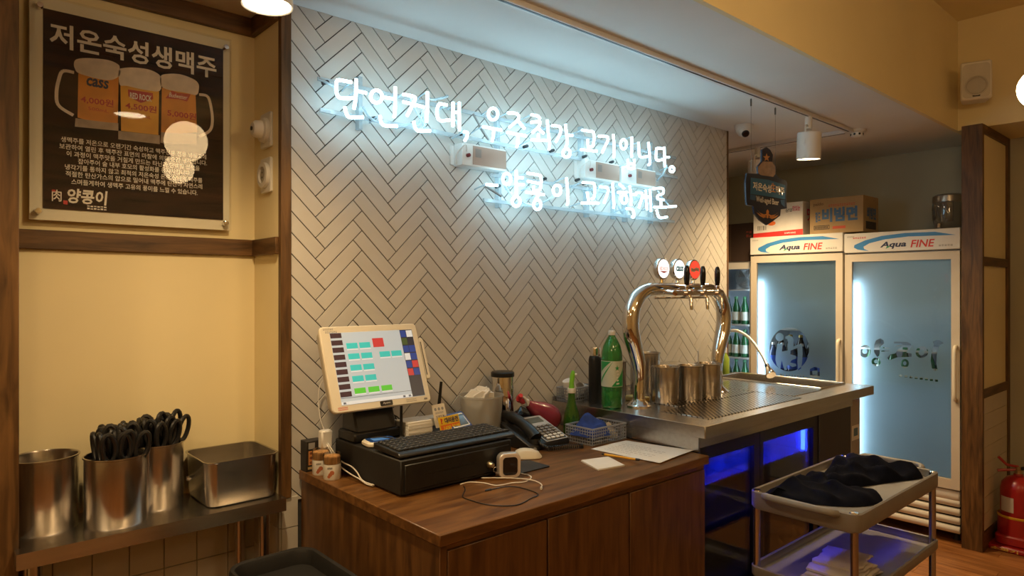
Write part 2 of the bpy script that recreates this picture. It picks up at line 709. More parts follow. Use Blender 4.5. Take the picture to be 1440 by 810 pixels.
mk('tile_field', rest, tile_m, wb, smooth=False, kind='stuff')
struct('trim_7', G().box(XT1 - .001, XT1 + .014, YW - .004, YW + .17, 0, ZC), wood_z, bev=.001)

# ---- partition beside the fridges
PY0, PY1 = 1.078, 1.183
pt = struct('wall_partition', G().box(4.575, XB, PY0 + .012, PY1 - .004, 0, ZC), cream)
struct('trim_8', G().box(4.548, 4.576, PY0, PY1, 0, ZC), wood_z, bev=.002)
struct('trim_9', G().box(5.10, XB, PY0, PY0 + .013, 0, ZC), wood_z, bev=.001)
struct('trim_10', G().box(4.576, 5.10, PY0, PY0 + .013, 1.637, 1.688), wood_x, bev=.001)
struct('trim_11', G().box(4.576, 5.10, PY0, PY0 + .013, .875, .925), wood_x, bev=.001)
struct('trim_12', G().box(4.576, 5.10, PY0, PY0 + .013, ZC - .05, ZC), wood_x, bev=.001)
struct('baseboard_partition', G().box(4.576, 5.10, PY0, PY0 + .013, 0, .11), wood_x, bev=.001)
gpn = struct('wall_partition_base', G().box(4.576, 5.10, PY0 + .009, PY0 + .0125, .11, .875), light_grout)
tile_field(gpn, (0, PY0 + .009, 0), (1, 0, 0), (0, 0, 1), 4.578, 5.10, .112, .874, .2, .0955, gap=.001, th=.005, mat=M('partition_tile', (.60, .54, .43), .45, var=.03))
# ================================================================ ALCOVE: poster, sockets, steel shelf
# ---- beer poster behind clear acrylic
PYP = YA - .030                       # printed face
po = thing('beer_poster', 'beer poster with three mugs under clear acrylic on the alcove wall', 'poster', ((.28 + .783) / 2, PYP, 1.70))
PO, PS, PT = Vector((0, PYP, 0)), Vector((1, 0, 0)), Vector((0, 0, 1))
poster_m = wood('poster_print_brown', (.010, .006, .005), (.075, .032, .018), (1.2, 1, 9), rough=.6, scale=4)
poster_m.node_tree.nodes['Principled BSDF'].inputs['Specular IOR Level'].default_value = .15
mk('backing_board', G().box(.247, .806, PYP + .004, PYP + .010, 1.70, 2.346), M('cream_board', (.86, .80, .62), .5, var=.02), po, bev=.001)
sheet = mk('print_sheet', G().box(.28, .783, PYP, PYP + .003, 1.735, 2.312), poster_m, po)
mk('acrylic_sheet', G().box(.247, .806, PYP - .010, PYP - .006, 1.70, 2.346), clear_m, po, smooth=False)
for (u, v) in ((55, 9), (316, 68), (53, 297), (316, 314)):
    p = at(u, v, Y=PYP)
    mk('standoff_screw', G().lathe([(.009, 0), (.009, .020), (.0075, .024), (.0001, .0245)], (p.x, PYP + .004, p.z), 14, ax=(0, -1, 0)), chrome, po)
ZO = {1: (40, 20, 5.064), 2: (50, 170, 5.333)}       # two enlargements of the poster: origin, scale


def pz(k, zx, zy):
    ox, oy, s = ZO[k]
    p = at(ox + zx / s, oy + zy / s, Y=PYP)
    return (p.x, p.z)


def pprint(body, k, a, b, h, mat, bold=0.0, sk=0.0):
    """text whose lower left / right corners are the enlarged pixels a, b and whose height is h metres"""
    p, q = pz(k, *a), pz(k, *b)
    z = (p[1] + q[1]) / 2
    lettering(body, PO, PS, PT, (p[0], q[0], z, z + h), mat, sheet, .0006, bold, sk)


foam = M('print_foam', (.82, .70, .58), .5, var=.12, nscale=30)
amber = M('print_amber', (.72, .27, .02), .5, var=.3, nscale=9)
amber2 = M('print_amber_bright', (.92, .42, .03), .5, var=.25, nscale=9)
glassy = M('print_glass', (.44, .33, .24), .5, var=.3, nscale=18)
title_m = M('print_title', (.92, .86, .76), .5)
red_dk = M('print_red', (.50, .04, .02), .5)
pprint('저온숙성생맥주', 1, (150, 270), (1338, 425), .072, title_m, .022)
# mugs: (foam outline, beer outline, base outline) in the first enlargement
mugs = [
    ([(325, 345), (345, 320), (420, 312), (560, 325), (635, 355), (650, 385), (645, 440), (560, 470), (370, 425), (330, 385)],
     [(355, 420), (560, 468), (642, 440), (636, 775), (560, 770), (400, 750), (350, 735)], [(335, 740), (640, 775), (640, 830), (330, 800)], amber),
    ([(645, 400), (680, 383), (760, 380), (860, 395), (930, 430), (945, 470), (935, 545), (840, 540), (700, 510), (650, 500)],
     [(655, 500), (840, 540), (930, 545), (925, 860), (660, 830)], [(640, 830), (935, 862), (935, 925), (640, 890)], amber2),
    ([(940, 445), (990, 425), (1080, 428), (1170, 460), (1210, 495), (1212, 540), (1195, 575), (1120, 560), (960, 525)],
     [(950, 522), (1120, 560), (1190, 575), (1200, 840), (1080, 850), (945, 840)], [(945, 840), (1195, 850), (1195, 930), (940, 915)], amber),
]
for fo_, be, ba, am in mugs:
    flat('printed_mug_base', [pz(1, *p) for p in ba], PO, PS, PT, glassy, sheet, 0, .0003)
    flat('printed_beer', [pz(1, *p) for p in be], PO, PS, PT, am, sheet, 0, .0004)
    flat('printed_foam', [pz(1, *p) for p in smooth_path([(x, y, 0) for x, y in fo_], 4, True)] if False else [pz(1, p.x, p.y) for p in smooth_path([(x, y, 0) for x, y in fo_], 4, True)], PO, PS, PT, foam, sheet, 0, .0005)
for pts in ([(325, 415), (245, 405), (215, 470), (200, 560), (215, 650), (320, 720)], [(1215, 572), (1275, 585), (1300, 660), (1310, 760), (1290, 830), (1215, 870)]):
    path = smooth_path([(pz(1, *p)[0], PYP - .0002, pz(1, *p)[1]) for p in pts], 5)
    g = G()
    for k in range(len(path) - 1):
        a, b = path[k], path[k + 1]
        n = Vector((-(b - a).z, 0, (b - a).x)).normalized() * .0045
        g.add([a - n, b - n, b + n, a + n], [(0, 1, 2, 3)])
    mk('printed_mug_handle', g, foam, sheet, smooth=False)
pprint('cass', 1, (412, 525), (572, 520), .026, navy, .03, .15)
pprint('4,000원', 1, (372, 650), (605, 650), .024, red_dk, .02)
pprint('500mL', 1, (425, 690), (570, 695), .010, red_dk)
flat('printed_badge', [pz(1, *p) for p in ((708, 535), (885, 562), (888, 605), (800, 632), (712, 585))], PO, PS, PT, red_dk, sheet, 0, .0006)
lettering('RED ROCK', PO, PS, PT, (pz(1, 722, 0)[0], pz(1, 878, 0)[0], pz(1, 800, 612)[1], pz(1, 800, 568)[1]), title_m, sheet, .0008, .03)
pprint('4,500원', 1, (690, 690), (912, 697), .024, red_dk, .02)
pprint('500mL', 1, (745, 735), (875, 742), .010, red_dk)
flat('printed_badge', [pz(1, *p) for p in ((975, 598), (1020, 545), (1060, 560), (1155, 570), (1130, 622), (1080, 608))], PO, PS, PT, red_dk, sheet, 0, .0006)
lettering('Budweiser', PO, PS, PT, (pz(1, 1000, 0)[0], pz(1, 1132, 0)[0], pz(1, 1070, 600)[1], pz(1, 1070, 568)[1]), title_m, sheet, .0008, 0, .3)
pprint('5,000원', 1, (988, 735), (1195, 752), .024, red_dk, .02)
pprint('500mL', 1, (1042, 775), (1165, 790), .010, red_dk)
for body, a, b in (
        ('생맥주를 저온으로 오랜기간 숙성하고 맥주전용 전용 냉동고에', (190, 165), (1280, 283)),
        ('보관하여 열린 후 맥주잔 표면의 마찰에 의해 순간 냉각됩니다.', (178, 212), (1285, 332)),
        ('이 과정이 맥주맛을 거칠게 만드는 타닌과 단백질 성분을', (232, 272), (1230, 368)),
        ('잡아주어 술 내부 호모의 활성화를 유지시킵니다.', (318, 330), (1165, 405)),
        ('냉각기를 통하지 않고 최적의 저온숙성 온도 상태의 맥주를', (220, 372), (1250, 460)),
        ('적절한 탄산가스의 압으로 밀어내 맥주에 탄산이 자연스레', (225, 420), (1250, 508)),
        ('스며들게하여 생맥주 고유의 풍미를 느낄 수 있습니다.', (268, 480), (1215, 555))):
    pprint(body, 2, a, b, .0165, title_m, .012)
pprint('양콩이', 2, (238, 612), (540, 640), .044, title_m, .03, .1)
pprint('肉', 2, (122, 598), (195, 608), .034, title_m, .01)
_a, _b = pz(2, 385, 660), pz(2, 535, 672)
small_print(6, PO, PS, PT, (_a[0], _b[0], _b[1], _b[1] + .011), title_m, sheet, .0008)
flat('printed_seal', [pz(2, *p) for p in ((208, 595), (240, 598), (240, 628), (208, 624))], PO, PS, PT, red, sheet, 0, .0006)
flat('printed_seal', [pz(2, *p) for p in ((122, 515), (150, 517), (150, 533), (122, 530))], PO, PS, PT, red, sheet, 0, .0006)

# ---- two round fittings on the alcove's side wall
for (u, v, kind) in ((377, 184, 0), (377, 247, 1)):
    p = at(u, v, X=XA1)
    S, T = Vector((0, -1, 0)), Vector((0, 0, 1))
    o = Vector((XA1, p.y, p.z))
    lab = ('white square wall plate with a protruding round knob, upper on the alcove side', 'white square wall socket with a round recess, lower on the alcove side')[kind]
    t = thing('wall_socket' if kind else 'dimmer_switch', lab, 'socket' if kind else 'switch', (XA1, p.y, p.z - .06))
    mk('plate', G().prism(rrect(.086, .118, .008), o, S, T, 0, .010), white_p, t, bev=.002)
    if kind == 0:
        mk('collar', G().lathe([(.042, 0), (.041, .012), (.034, .016)], o - Vector((.010, 0, 0)), 32, ax=(-1, 0, 0)), white_p, t)
        kn = mk('knob', G().lathe([(.031, 0), (.028, .022), (.020, .030), (.001, .031)], o - Vector((.024, 0, 0)), 32, ax=(-1, 0, 0)), white_p, t)
        mk('pointer', G().lathe([(.007, 0), (.007, .003)], o - Vector((.055, 0, 0)), 16, ax=(-1, 0, 0)), black, kn)
    else:
        mk('collar', G().lathe([(.043, 0), (.042, .012), (.028, .013), (.026, .004), (.001, .004)], o - Vector((.010, 0, 0)), 32, ax=(-1, 0, 0)), white_p, t)
        mk('insert', G().lathe([(.023, 0), (.021, .005), (.001, .006)], o - Vector((.014, 0, 0)), 24, ax=(-1, 0, 0)), M('grey_socket', (.42, .38, .32), .5), t)
        for dz in (-.008, .008):
            mk('contact_hole', G().lathe([(.003, 0), (.003, .001)], o - Vector((.0202, 0, 0)) + Vector((0, 0, dz)), 10, ax=(-1, 0, 0)), black, t)

# ---- steel shelf table
TX0, TX1, TY0, TY1, TZ = .207, .893, 2.095, 2.368, .83
t = thing('steel_shelf_table', 'narrow stainless steel shelf table in the alcove holding scissors and a pan', 'table', ((TX0 + TX1) / 2, (TY0 + TY1) / 2, 0))
TXL = .196
g = G().box(TXL, TX1, TY0, YW - .004, TZ - .004, TZ).box(XA0 + .003, TX1, YW - .004, TY1, TZ - .004, TZ)
mk('table_top', g, steel, t)
mk('front_lip', G().box(TXL, TX1, TY0 - .002, TY0, TZ - .040, TZ + .001), steel, t)
mk('side_lip', G().box(TXL - .002, TXL, TY0, YW - .004, TZ - .040, TZ + .001), steel, t)
mk('side_lip', G().box(TX1, TX1 + .002, TY0, YW - .016, TZ - .040, TZ + .001), steel, t)
for (lx, ly) in ((.235, TY0 + .03), (.235, TY1 - .03), (.835, TY0 + .03), (.835, TY1 - .03)):
    mk('leg', G().lathe([(.017, .0), (.017, TZ - .004)], (lx, ly, 0), 20), steel_z, t)

# ---- canisters


def canister(x, y, z, r, h, label, group, name='steel_canister', cat='canister', mat=None):
    return mk(name, G().lathe([(.0001, 0), (r * .96, 0), (r, .006), (r, h - .006), (r + .0035, h - .004), (r + .0035, h), (r - .001, h), (r - .003, h - .005), (r - .003, .004), (.0001, .004)], (x, y, z), 40, cap=False), mat or steel_z, label=label, cat=cat, group=group)


CN = [(.273, 2.278, .083, .205), (.438, 2.206, .081, .197), (.566, 2.294, .074, .197)]
canister(*CN[0][:2], TZ, *CN[0][2:], 'empty wide steel canister, leftmost on the shelf table', 'steel canisters on the shelf table')
canister(*CN[1][:2], TZ, *CN[1][2:], 'steel canister crammed with black scissors, front one in the middle', 'steel canisters on the shelf table')
canister(*CN[2][:2], TZ, *CN[2][2:], 'steel canister of black scissors standing next to the rectangular pan', 'steel canisters on the shelf table')

# ---- scissors: built once, copied into the canisters


def loop_pts(cx, cz, rx, rz, tilt, n=18):
    out = []
    for k in range(n):
        a = 2 * PI * k / n
        x, z = rx * math.cos(a), rz * math.sin(a)
        out.append((cx + x * math.cos(tilt) - z * math.sin(tilt), 0, cz + x * math.sin(tilt) + z * math.cos(tilt)))
    return out


sc0 = thing('kitchen_scissors', '-', 'scissors')
for s in (-1, 1):
    h = G().tube(loop_pts(s * .024, .205, .017, .040, -s * .12), .0068, 8, True)
    h.tube([(s * .016, 0, .168), (s * .006, 0, .140), (0, 0, .120)], [.0065, .006, .005], 8)
    mk('handle', h, black, sc0, local=True)
    mk('blade', G().prism([(-.004, .125), (.007, .125), (.006, .05), (0, .005), (-.004, .05)], (s * .001, 0, 0), (s, 0, 0), (0, 0, 1), 0, .0016), steel_z, sc0, local=True)
mk('rivet', G().lathe([(.0045, -.004), (.0045, .004)], (0, 0, .118), 12, ax=(0, 1, 0)), chrome, sc0, local=True)
used = False
for ci, n in ((1, 15), (2, 12)):
    cx, cy, cr, chh = CN[ci]
    for k in range(n):
        if k < 9:
            a = 2 * PI * k / 9 + .3 * ci
            rr = cr * .56
        else:
            a = 2 * PI * k / (n - 9) + 1
            rr = cr * .18
        lab = ('black handled kitchen scissors packed in the middle canister', 'black handled kitchen scissors packed in the canister beside the pan')[ci - 1]
        if ci == 2 and k == 0:
            lab = 'black handled scissors with open loops standing tallest in the canister beside the pan'
        grp = ('scissors in the middle canister', 'scissors in the canister beside the pan')[ci - 1]
        if not used:
            o, used = sc0, True
            o['label'], o['group'] = lab, grp
        else:
            o = dup(sc0, label=lab, group=grp)
        lift = random.uniform(.0, .022)
        if ci == 2 and k == 0:
            o.location = (cx + cr * .30, cy - .018, TZ + .045)
            o.rotation_euler = (.03, .02, .45)
            continue
        o.location = (cx + rr * math.cos(a) * .75, cy + rr * math.sin(a) * .75, TZ + .016 + lift)
        lean = .14 if k < 9 else .04
        o.rotation_euler = Euler((-lean * math.sin(a), lean * math.cos(a), a + random.uniform(.9, 2.2)))

# ---- rectangular steel pan with tongs in it
px0, px1, py0, py1, pz0, pz1 = .660, .892, 2.128, 2.366, TZ, .972
g = G()
cx, cy = (px0 + px1) / 2, (py0 + py1) / 2
W, D = px1 - px0, py1 - py0
rings = [(.82, .82, .02, 0), (.90, .90, .03, .004), (.93, .93, .035, .02), (.965, .965, .035, pz1 - pz0 - .006), (1, 1, .03, pz1 - pz0 - .002), (1, 1, .03, pz1 - pz0), (.955, .955, .033, pz1 - pz0 - .001), (.92, .92, .035, .022), (.88, .88, .03, .008), (.80, .80, .02, .005)]
vs, n = [], None
for sx, sy, r_, z_ in rings:
    pts = rrect(W * sx, D * sy, r_, 5)
    n = len(pts)
    vs += [(cx + p[0], cy + p[1], pz0 + z_) for p in pts]
fs = [tuple(range(n))[::-1], tuple((len(rings) - 1) * n + k for k in range(n))]
for i in range(len(rings) - 1):
    for k in range(n):
        fs.append((i * n + k, i * n + (k + 1) % n, (i + 1) * n + (k + 1) % n, (i + 1) * n + k))
g.add(vs, fs)
mk('steel_pan', g, steel, label='deep rectangular stainless steel pan on the right of the shelf table', cat='pan', ang=50)
for k, (x, y, a, lab) in enumerate(((.735, 2.27, -.5, 'steel tongs lying across the rectangular pan'), (.80, 2.235, -.25, 'short steel tongs at the bottom of the rectangular pan'))):
    t = thing('serving_tongs', lab, 'tongs', (x, y, TZ + (.060 if k == 0 else .012)), a, group='tongs in the pan')
    L = .075 if k else .085
    for s in (-1, 1):
        mk('arm', G().prism([(-L, 0), (L, s * .016), (L, s * .022), (L * .4, s * .018), (-L, s * .008)], (0, 0, 0), (1, 0, 0), (0, 1, 0), 0, .006), chrome, t, local=True, bev=.001)
    mk('hinge', G().lathe([(.007, -.004), (.007, .010)], (-L, 0, 0), 12), chrome, t, local=True)

# ---- black slim bin at the lower edge
bx0, bx1, by0, by1, bz = .650, .905, 1.36, 1.955, .722
g = G()
cx, cy = (bx0 + bx1) / 2, (by0 + by1) / 2
W, D = bx1 - bx0, by1 - by0
rings = [(.80, .86, .04, 0), (.86, .92, .05, bz - .05), (1, 1, .06, bz - .045), (1, 1, .06, bz - .010), (.975, .985, .058, bz), (.90, .945, .05, bz - .002), (.875, .93, .048, bz - .012), (.86, .92, .045, bz - .045)]
vs = []
for sx, sy, r_, z_ in rings:
    pts = rrect(W * sx, D * sy, r_, 6)
    n = len(pts)
    vs += [(cx + p[0], cy + p[1], z_) for p in pts]
fs = [tuple(range(n))[::-1], tuple((len(rings) - 1) * n + k for k in range(n))]
for i in range(len(rings) - 1):
    for k in range(n):
        fs.append((i * n + k, i * n + (k + 1) % n, (i + 1) * n + (k + 1) % n, (i + 1) * n + k))
g.add(vs, fs)
mk('waste_bin', g, black_r, label='slim black plastic bin with a rounded raised rim beside the counter', cat='bin', ang=50)
# ================================================================ WOODEN COUNTER AND WHAT STANDS ON IT
CT = .90
CX0, CX1, CY0, CY1 = .958, 2.146, 1.34, 2.142


def on_plane(u, v, o, S, T):
    o, S, T = Vector(o), Vector(S), Vector(T)
    N = S.cross(T)
    a = (u - 720) / FPX
    d = Vector((.665 + .747 * a, .747 - .665 * a, (407 - v) / FPX))
    c = Vector((0, 0, CAM_H))
    k = (o - c).dot(N) / d.dot(N)
    p = c + d * k - o
    return (p.dot(S), p.dot(T))


t = thing('counter_cabinet', 'brown stained wooden cashier cabinet with plain flush doors', 'cabinet', (1.55, 1.75, 0))
mk('side_panel', G().box(CX0 + .008, CX0 + .030, CY0 + .012, CY1, .0, CT - .032), counter_z, t, bev=.001)
mk('carcass', G().box(CX0 + .03, CX1 - .006, CY0 + .035, CY1, .08, CT - .032), counter_z, t)
mk('plinth', G().box(CX0 + .03, CX1 - .006, CY0 + .06, CY1 - .1, 0, .08), black, t)
for x0, x1 in ((.99, 1.337), (1.341, 1.704), (1.708, 2.138)):
    mk('door', G().box(x0 + .001, x1 - .001, CY0 + .012, CY0 + .033, .085, CT - .050), counter_z, t, bev=.0015)
mk('rail', G().box(CX0 + .03, CX1 - .006, CY0 + .018, CY0 + .035, CT - .048, CT - .032), counter_x, t)
mk('wooden_worktop', G().box(CX0, CX1, CY0, CY1, CT - .030, CT), counter_x, label='brown wooden cashier worktop under the black cash drawer', cat='countertop', bev=.002)

# ---- cash drawer
DX0, DX1, DY0, DY1, DZ = 1.045, 1.470, 1.650, 2.055, 1.007
t = thing('cash_drawer', 'black metal cash drawer under the touchscreen register', 'cash drawer', ((DX0 + DX1) / 2, (DY0 + DY1) / 2, CT))
mk('body', G().box(DX0, DX1, DY0 + .004, DY1, CT + .006, DZ), black_r, t, bev=.003)
fr = mk('drawer_front', G().box(DX0 + .012, DX1 - .012, DY0 - .001, DY0 + .006, CT + .016, DZ - .014), black, t, bev=.002)
mk('slip_slot', G().box(DX0 + .08, DX0 + .28, DY0 - .0016, DY0 - .0008, CT + .055, CT + .058), black_g, fr)
for fx in (DX0 + .03, DX1 - .03):
    for fy in (DY0 + .03, DY1 - .03):
        mk('foot', G().lathe([(.012, 0), (.012, .007)], (fx, fy, CT), 12), black_r, t)
lk = at(688, 653, Y=DY0)
brass = M('worn_brass', (.55, .45, .30), .3, 1.0)
lo = mk('lock', G().lathe([(.012, 0), (.012, .006), (.009, .012), (.007, .018), (.001, .019)], (lk.x, DY0 - .001, lk.z), 20, ax=(0, -1, 0)), brass, t)
g = G()
for k in range(1):
    g.tube([(lk.x + .012 + .008 * math.cos(a), DY0 - .016 - .002 * k, lk.z - .016 - .010 * k + .008 * math.sin(a)) for a in [2 * PI * j / 14 for j in range(14)]], .0011, 6, True)
g.prism([(-.006, 0), (.006, 0), (.006, -.014), (-.006, -.014)], (lk.x + .014, DY0 - .020, lk.z - .022), (1, 0, 0), (0, 0, 1), 0, .002)
mk('keys', g, chrome, lo)

# ---- register terminal
MO = Vector((.960, 1.900, 1.118))
MS = Vector((1, 0, 0))
MT = Vector((0, .100, .262)).normalized()
MN = MS.cross(MT)
MW, MH = .364, .281
t = thing('register_terminal', 'ivory touchscreen register with table plan tilted on a black stand', 'register', (1.14, 1.98, DZ))
mk('stand_base', G().box(1.050, 1.225, 1.932, 2.048, DZ, DZ + .034), black, t, bev=.006)
mk('stand_neck', G().prism([(-.02, 0), (.085, 0), (.075, .14), (.035, .15)], (1.060, 1.955, DZ + .03), (0, 1, 0), (0, 0, 1), 0, .150), black, t, bev=.006)
mk('housing', G().prism(rrect(MW - .012, MH - .012, .02, 4, MW / 2, MH / 2), MO, MS, MT, -.045, -.010), M('grey_back', (.42, .38, .32), .5), t, bev=.006)
bz = mk('bezel', G().prism(rrect(MW, MH, .014, 4, MW / 2, MH / 2), MO, MS, MT, -.014, 0), ivory, t, bev=.003)
scr = [on_plane(440 + x / 5.06, 440 + y / 5.06, MO, MS, MT) for x, y in ((118, 145), (702, 118), (798, 588), (205, 660))]
sx0 = (scr[0][0] + scr[3][0]) / 2
sx1 = (scr[1][0] + scr[2][0]) / 2
st0 = (scr[2][1] + scr[3][1]) / 2
st1 = (scr[0][1] + scr[1][1]) / 2


def screen_col(name, col, e=.34):
    m = emit(name, col, e)
    m.node_tree.nodes['Principled BSDF'].inputs['Roughness'].default_value = .25
    return m


sc_m = mk('screen', G().prism([(sx0, st0), (sx1, st0), (sx1, st1), (sx0, st1)], MO, MS, MT, 0, .0006), screen_col('screen_grey', (.42, .50, .58)), t, smooth=False)


def ui(name, x0, y0, x1, y1, mat, h=.0012, body=None):
    """screen element given in fractions of the screen, from its top left"""
    X0, X1 = sx0 + (sx1 - sx0) * x0, sx0 + (sx1 - sx0) * x1
    T1, T0 = st1 - (st1 - st0) * y0, st1 - (st1 - st0) * y1
    if body:
        return lettering(body, MO, MS, MT, (X0, X1, T0, T1), mat, sc_m, h)
    return flat(name, [(X0, T0), (X1, T0), (X1, T1), (X0, T1)], MO, MS, MT, mat, sc_m, .0006, h)


cyan = screen_col('screen_cyan', (.05, .50, .52))
s_red = screen_col('screen_red', (.48, .05, .05))
s_green = screen_col('screen_green', (.10, .52, .05))
s_dark = screen_col('screen_dark', (.055, .03, .035))
s_navy = screen_col('screen_navy', (.03, .06, .28))
s_char = screen_col('screen_charcoal', (.035, .035, .045))
s_pale = screen_col('screen_pale', (.62, .68, .74))
for k in range(9):
    ui('menu_button', .002, .005 + .102 * k, .128, .075 + .102 * k, s_dark)
for x, y in ((.165, .155), (.315, .155), (.165, .305), (.315, .305), (.165, .465), (.315, .465), (.165, .620), (.315, .620), (.535, .305), (.680, .305)):
    ui('table_button', x, y, x + .128, y + .080, cyan)
    ui('table_caption', x, y + .082, x + .128, y + .100, s_pale)
ui('table_button', .478, .105, .610, .235, s_red)
for x in (.165, .325, .480):
    ui('table_button', x, .790, x + .128, .865, s_green)
    ui('table_caption', x, .867, x + .128, .885, s_pale)
ui('side_bar', .838, .0, .998, .995, s_char, .0009)
for k, m1 in enumerate((s_navy, screen_col('screen_moss', (.06, .09, .03)), s_navy, s_pale, s_navy, s_red)):
    ui('side_icon', .842, .012 + .115 * k, .912, .112 + .115 * k, m1)
    ui('side_icon', .918, .012 + .115 * k, .994, .112 + .115 * k, (s_pale, s_char, s_navy, s_navy, s_red, s_navy)[k])
ui('bottom_line', .0, .905, .838, .909, s_char)
ui('bottom_line', .0, .955, .838, .997, s_pale)
for x in (.02, .72, .79):
    ui('bottom_icon', x, .962, x + .03, .990, s_char)
flat('badge_plate', rrect(.046, .016, .003, 3, MW * .52, .0135), MO, MS, MT, black_g, bz, 0, .0015)
lettering('Apexa', MO, MS, MT, (MW * .52 - .014, MW * .52 + .014, .0095, .0175), M('silver_print', (.6, .6, .6), .3, .8), bz, .0018, .02, .2)
small_print(6, MO, MS, MT, (.012, .048, MH - .012, MH - .007), grey_pr, bz, .0004)
small_print(7, MO, MS, MT, (.018, .060, MH - .022, MH - .016), grey_pr, bz, .0004)
for y in (.008, .014):
    small_print(12, MO, MS, MT, (.265, .305, y, y + .003), grey_pr, bz, .0004)
    small_print(8, MO, MS, MT, (.018, .052, y, y + .0035), red, bz, .0004)
flat('power_button', rrect(.012, .006, .002, 3, MW - .022, .012), MO, MS, MT, grey_p, bz, 0, .0012)
g = G().prism(rrect(.022, .150, .009, 4, MW + .013, .155), MO, MS, MT, -.075, -.008)
cr = mk('card_reader', g, ivory, t, bev=.003)
flat('swipe_slot', rrect(.003, .120, .001, 2, MW + .010, .155), MO, MS, MT, black, cr, -.008, -.0075)
pp = at(551, 606, Y=1.915)
mk('display_pole', G().lathe([(.011, 0), (.005, .006), (.0045, .12)], (1.214, 1.918, DZ), 12), black, t)

# ---- signature pad
c = Vector((1.108, 1.876, DZ))
t = thing('signature_pad', 'white signature pad with a blue screen in front of the register stand', 'card terminal', (c.x, c.y, DZ), R(-8))
mk('body', G().prism(rrect(.105, .078, .022), (0, 0, 0), (1, 0, 0), (0, 1, 0), .001, .016), ivory, t, local=True, bev=.004)
mk('screen_frame', G().prism(rrect(.088, .064, .014), (.004, .002, 0), (1, 0, 0), (0, 1, 0), .016, .0172), M('pad_blue', (.02, .07, .28), .25), t, local=True)
mk('display', G().prism(rrect(.060, .034, .004), (.006, .006, 0), (1, 0, 0), (0, 1, 0), .0172, .0176), screen_col('pad_screen', (.08, .20, .42), .4), t, local=True)
g = G().tube([(.040, -.020, .019), (.005, .000, .024), (-.020, .022, .020)], .0022, 8)
mk('stylus', g, black, t, local=True)

# ---- keyboard on the drawer
KX0, KX1, KY0, KY1 = 1.047, 1.492, 1.662, 1.812
t = thing('keyboard', 'black computer keyboard lying on the cash drawer', 'keyboard', ((KX0 + KX1) / 2, (KY0 + KY1) / 2, DZ))
mk('case', G().prism([(KY0, DZ + .004), (KY1, DZ + .008), (KY1, DZ + .026), (KY0 + .012, DZ + .019), (KY0, DZ + .012)], (KX0, 0, 0), (0, 1, 0), (0, 0, 1), 0, KX1 - KX0), black, t, bev=.002)
g = G()
kt = M('key_black', (.020, .020, .021), .45, var=.3, nscale=60)
for r_ in range(6):
    y = KY0 + .022 + r_ * .0205
    z = DZ + .019 + (y - KY0 - .012) / (KY1 - KY0 - .012) * .007
    x = KX0 + .010
    while x < KX1 - .022:
        w = .0165
        if r_ == 0 and KX0 + .10 < x < KX0 + .20:
            w = .09
        g.box(x, x + w, y, y + .0165, z - .002, z + .006)
        x += w + .0025
mk('keys', g, kt, t, bev=.0012, seg=1, kind='stuff')
g = G()
for r_ in range(6):
    for c_ in range(20):
        y = KY0 + .030 + r_ * .0205
        z = DZ + .019 + (y - KY0 - .012) / (KY1 - KY0 - .012) * .007
        x = KX0 + .015 + c_ * .0215
        if x < KX1 - .02:
            g.box(x, x + .005, y, y + .003, z + .006, z + .0063)
mk('key_print', g, grey_pr, t, smooth=False, kind='stuff')
for s in (KX0 + .03, KX1 - .03):
    mk('foot', G().box(s - .012, s + .012, KY1 - .03, KY1 - .02, DZ, DZ + .009), black_r, t)
    mk('foot', G().box(s - .012, s + .012, KY0 + .01, KY0 + .02, DZ, DZ + .005), black_r, t)

# ---- slips, taxi card, bar code card, router, tablet
t = thing('paper_slip_stack', 'stack of small white paper slips behind the keyboard', 'paper', (1.28, 1.96, DZ))
random.seed(3)
for k in range(6):
    j = random.uniform(-.0015, .0015)
    mk('slip', G().box(1.233 + j, 1.331 + j, 1.905 - j, 1.990 - j, DZ + .0078 * k, DZ + .0078 * k + .0074), paper, t, bev=.0005)
S, T = Vector((.985, .17, 0)), Vector((-.05, .29, .956)).normalized()
T = (T - S * T.dot(S)).normalized()
o = Vector((1.336, 1.862, DZ))
t = thing('driver_service_card', 'orange and yellow phone number card leaning behind the keyboard', 'card', (1.38, 1.87, DZ))
mk('card', G().prism(rrect(.098, .058, .003, 2, .049, .029), o, S, T, 0, .004), M('card_yellow', (.80, .50, .03), .4), t)
bnd = flat('number_band', [(.003, .003), (.095, .003), (.095, .030), (.003, .030)], o, S, T, M('card_orange', (.80, .17, .02), .4), t, .004, .0044)
lettering('1600-3948', o, S, T, (.016, .093, .007, .026), M('card_yellow_text', (.86, .62, .05), .4), bnd, .0049, .03)
lettering('대리운전', o, S, T, (.026, .092, .034, .053), navy, t, .0049, .03)
lettering('?', o, S, T, (.006, .016, .034, .053), red, t, .0049, .03)
o2 = Vector((1.335, 1.895, DZ + .030))
t2 = thing('bar_code_card', 'cream card with a bar code propped behind the yellow phone card', 'card', (1.37, 1.90, DZ))
mk('card', G().prism(rrect(.062, .080, .003, 2, .031, .027), o2, S, T, 0, .0015), M('cream_card', (.74, .66, .52), .6), t2)
for k, w in enumerate((1.5, .8, 1, 2, .8, 1.5, 1, .8, 2, 1)):
    flat('bar', [(.012 + k * .004, .012), (.012 + k * .004 + w * .001, .012), (.012 + k * .004 + w * .001, .028), (.012 + k * .004, .028)], o2, S, T, black_pr, t2, .0015, .0018)
for k in range(3):
    flat('icon', circ(.014 + .017 * k, .050, .0055, n=12), o2, S, T, grey_pr, t2, .0015, .0018)
small_print(6, o2, S, T, (.010, .050, .034, .040), grey_pr, t2, .0019)
t = thing('wifi_router', 'flat white router with one black antenna behind the slips', 'router', (1.40, 2.02, DZ))
mk('case', G().box(1.335, 1.462, 1.998, 2.052, DZ, DZ + .032), white_p, t, bev=.003)
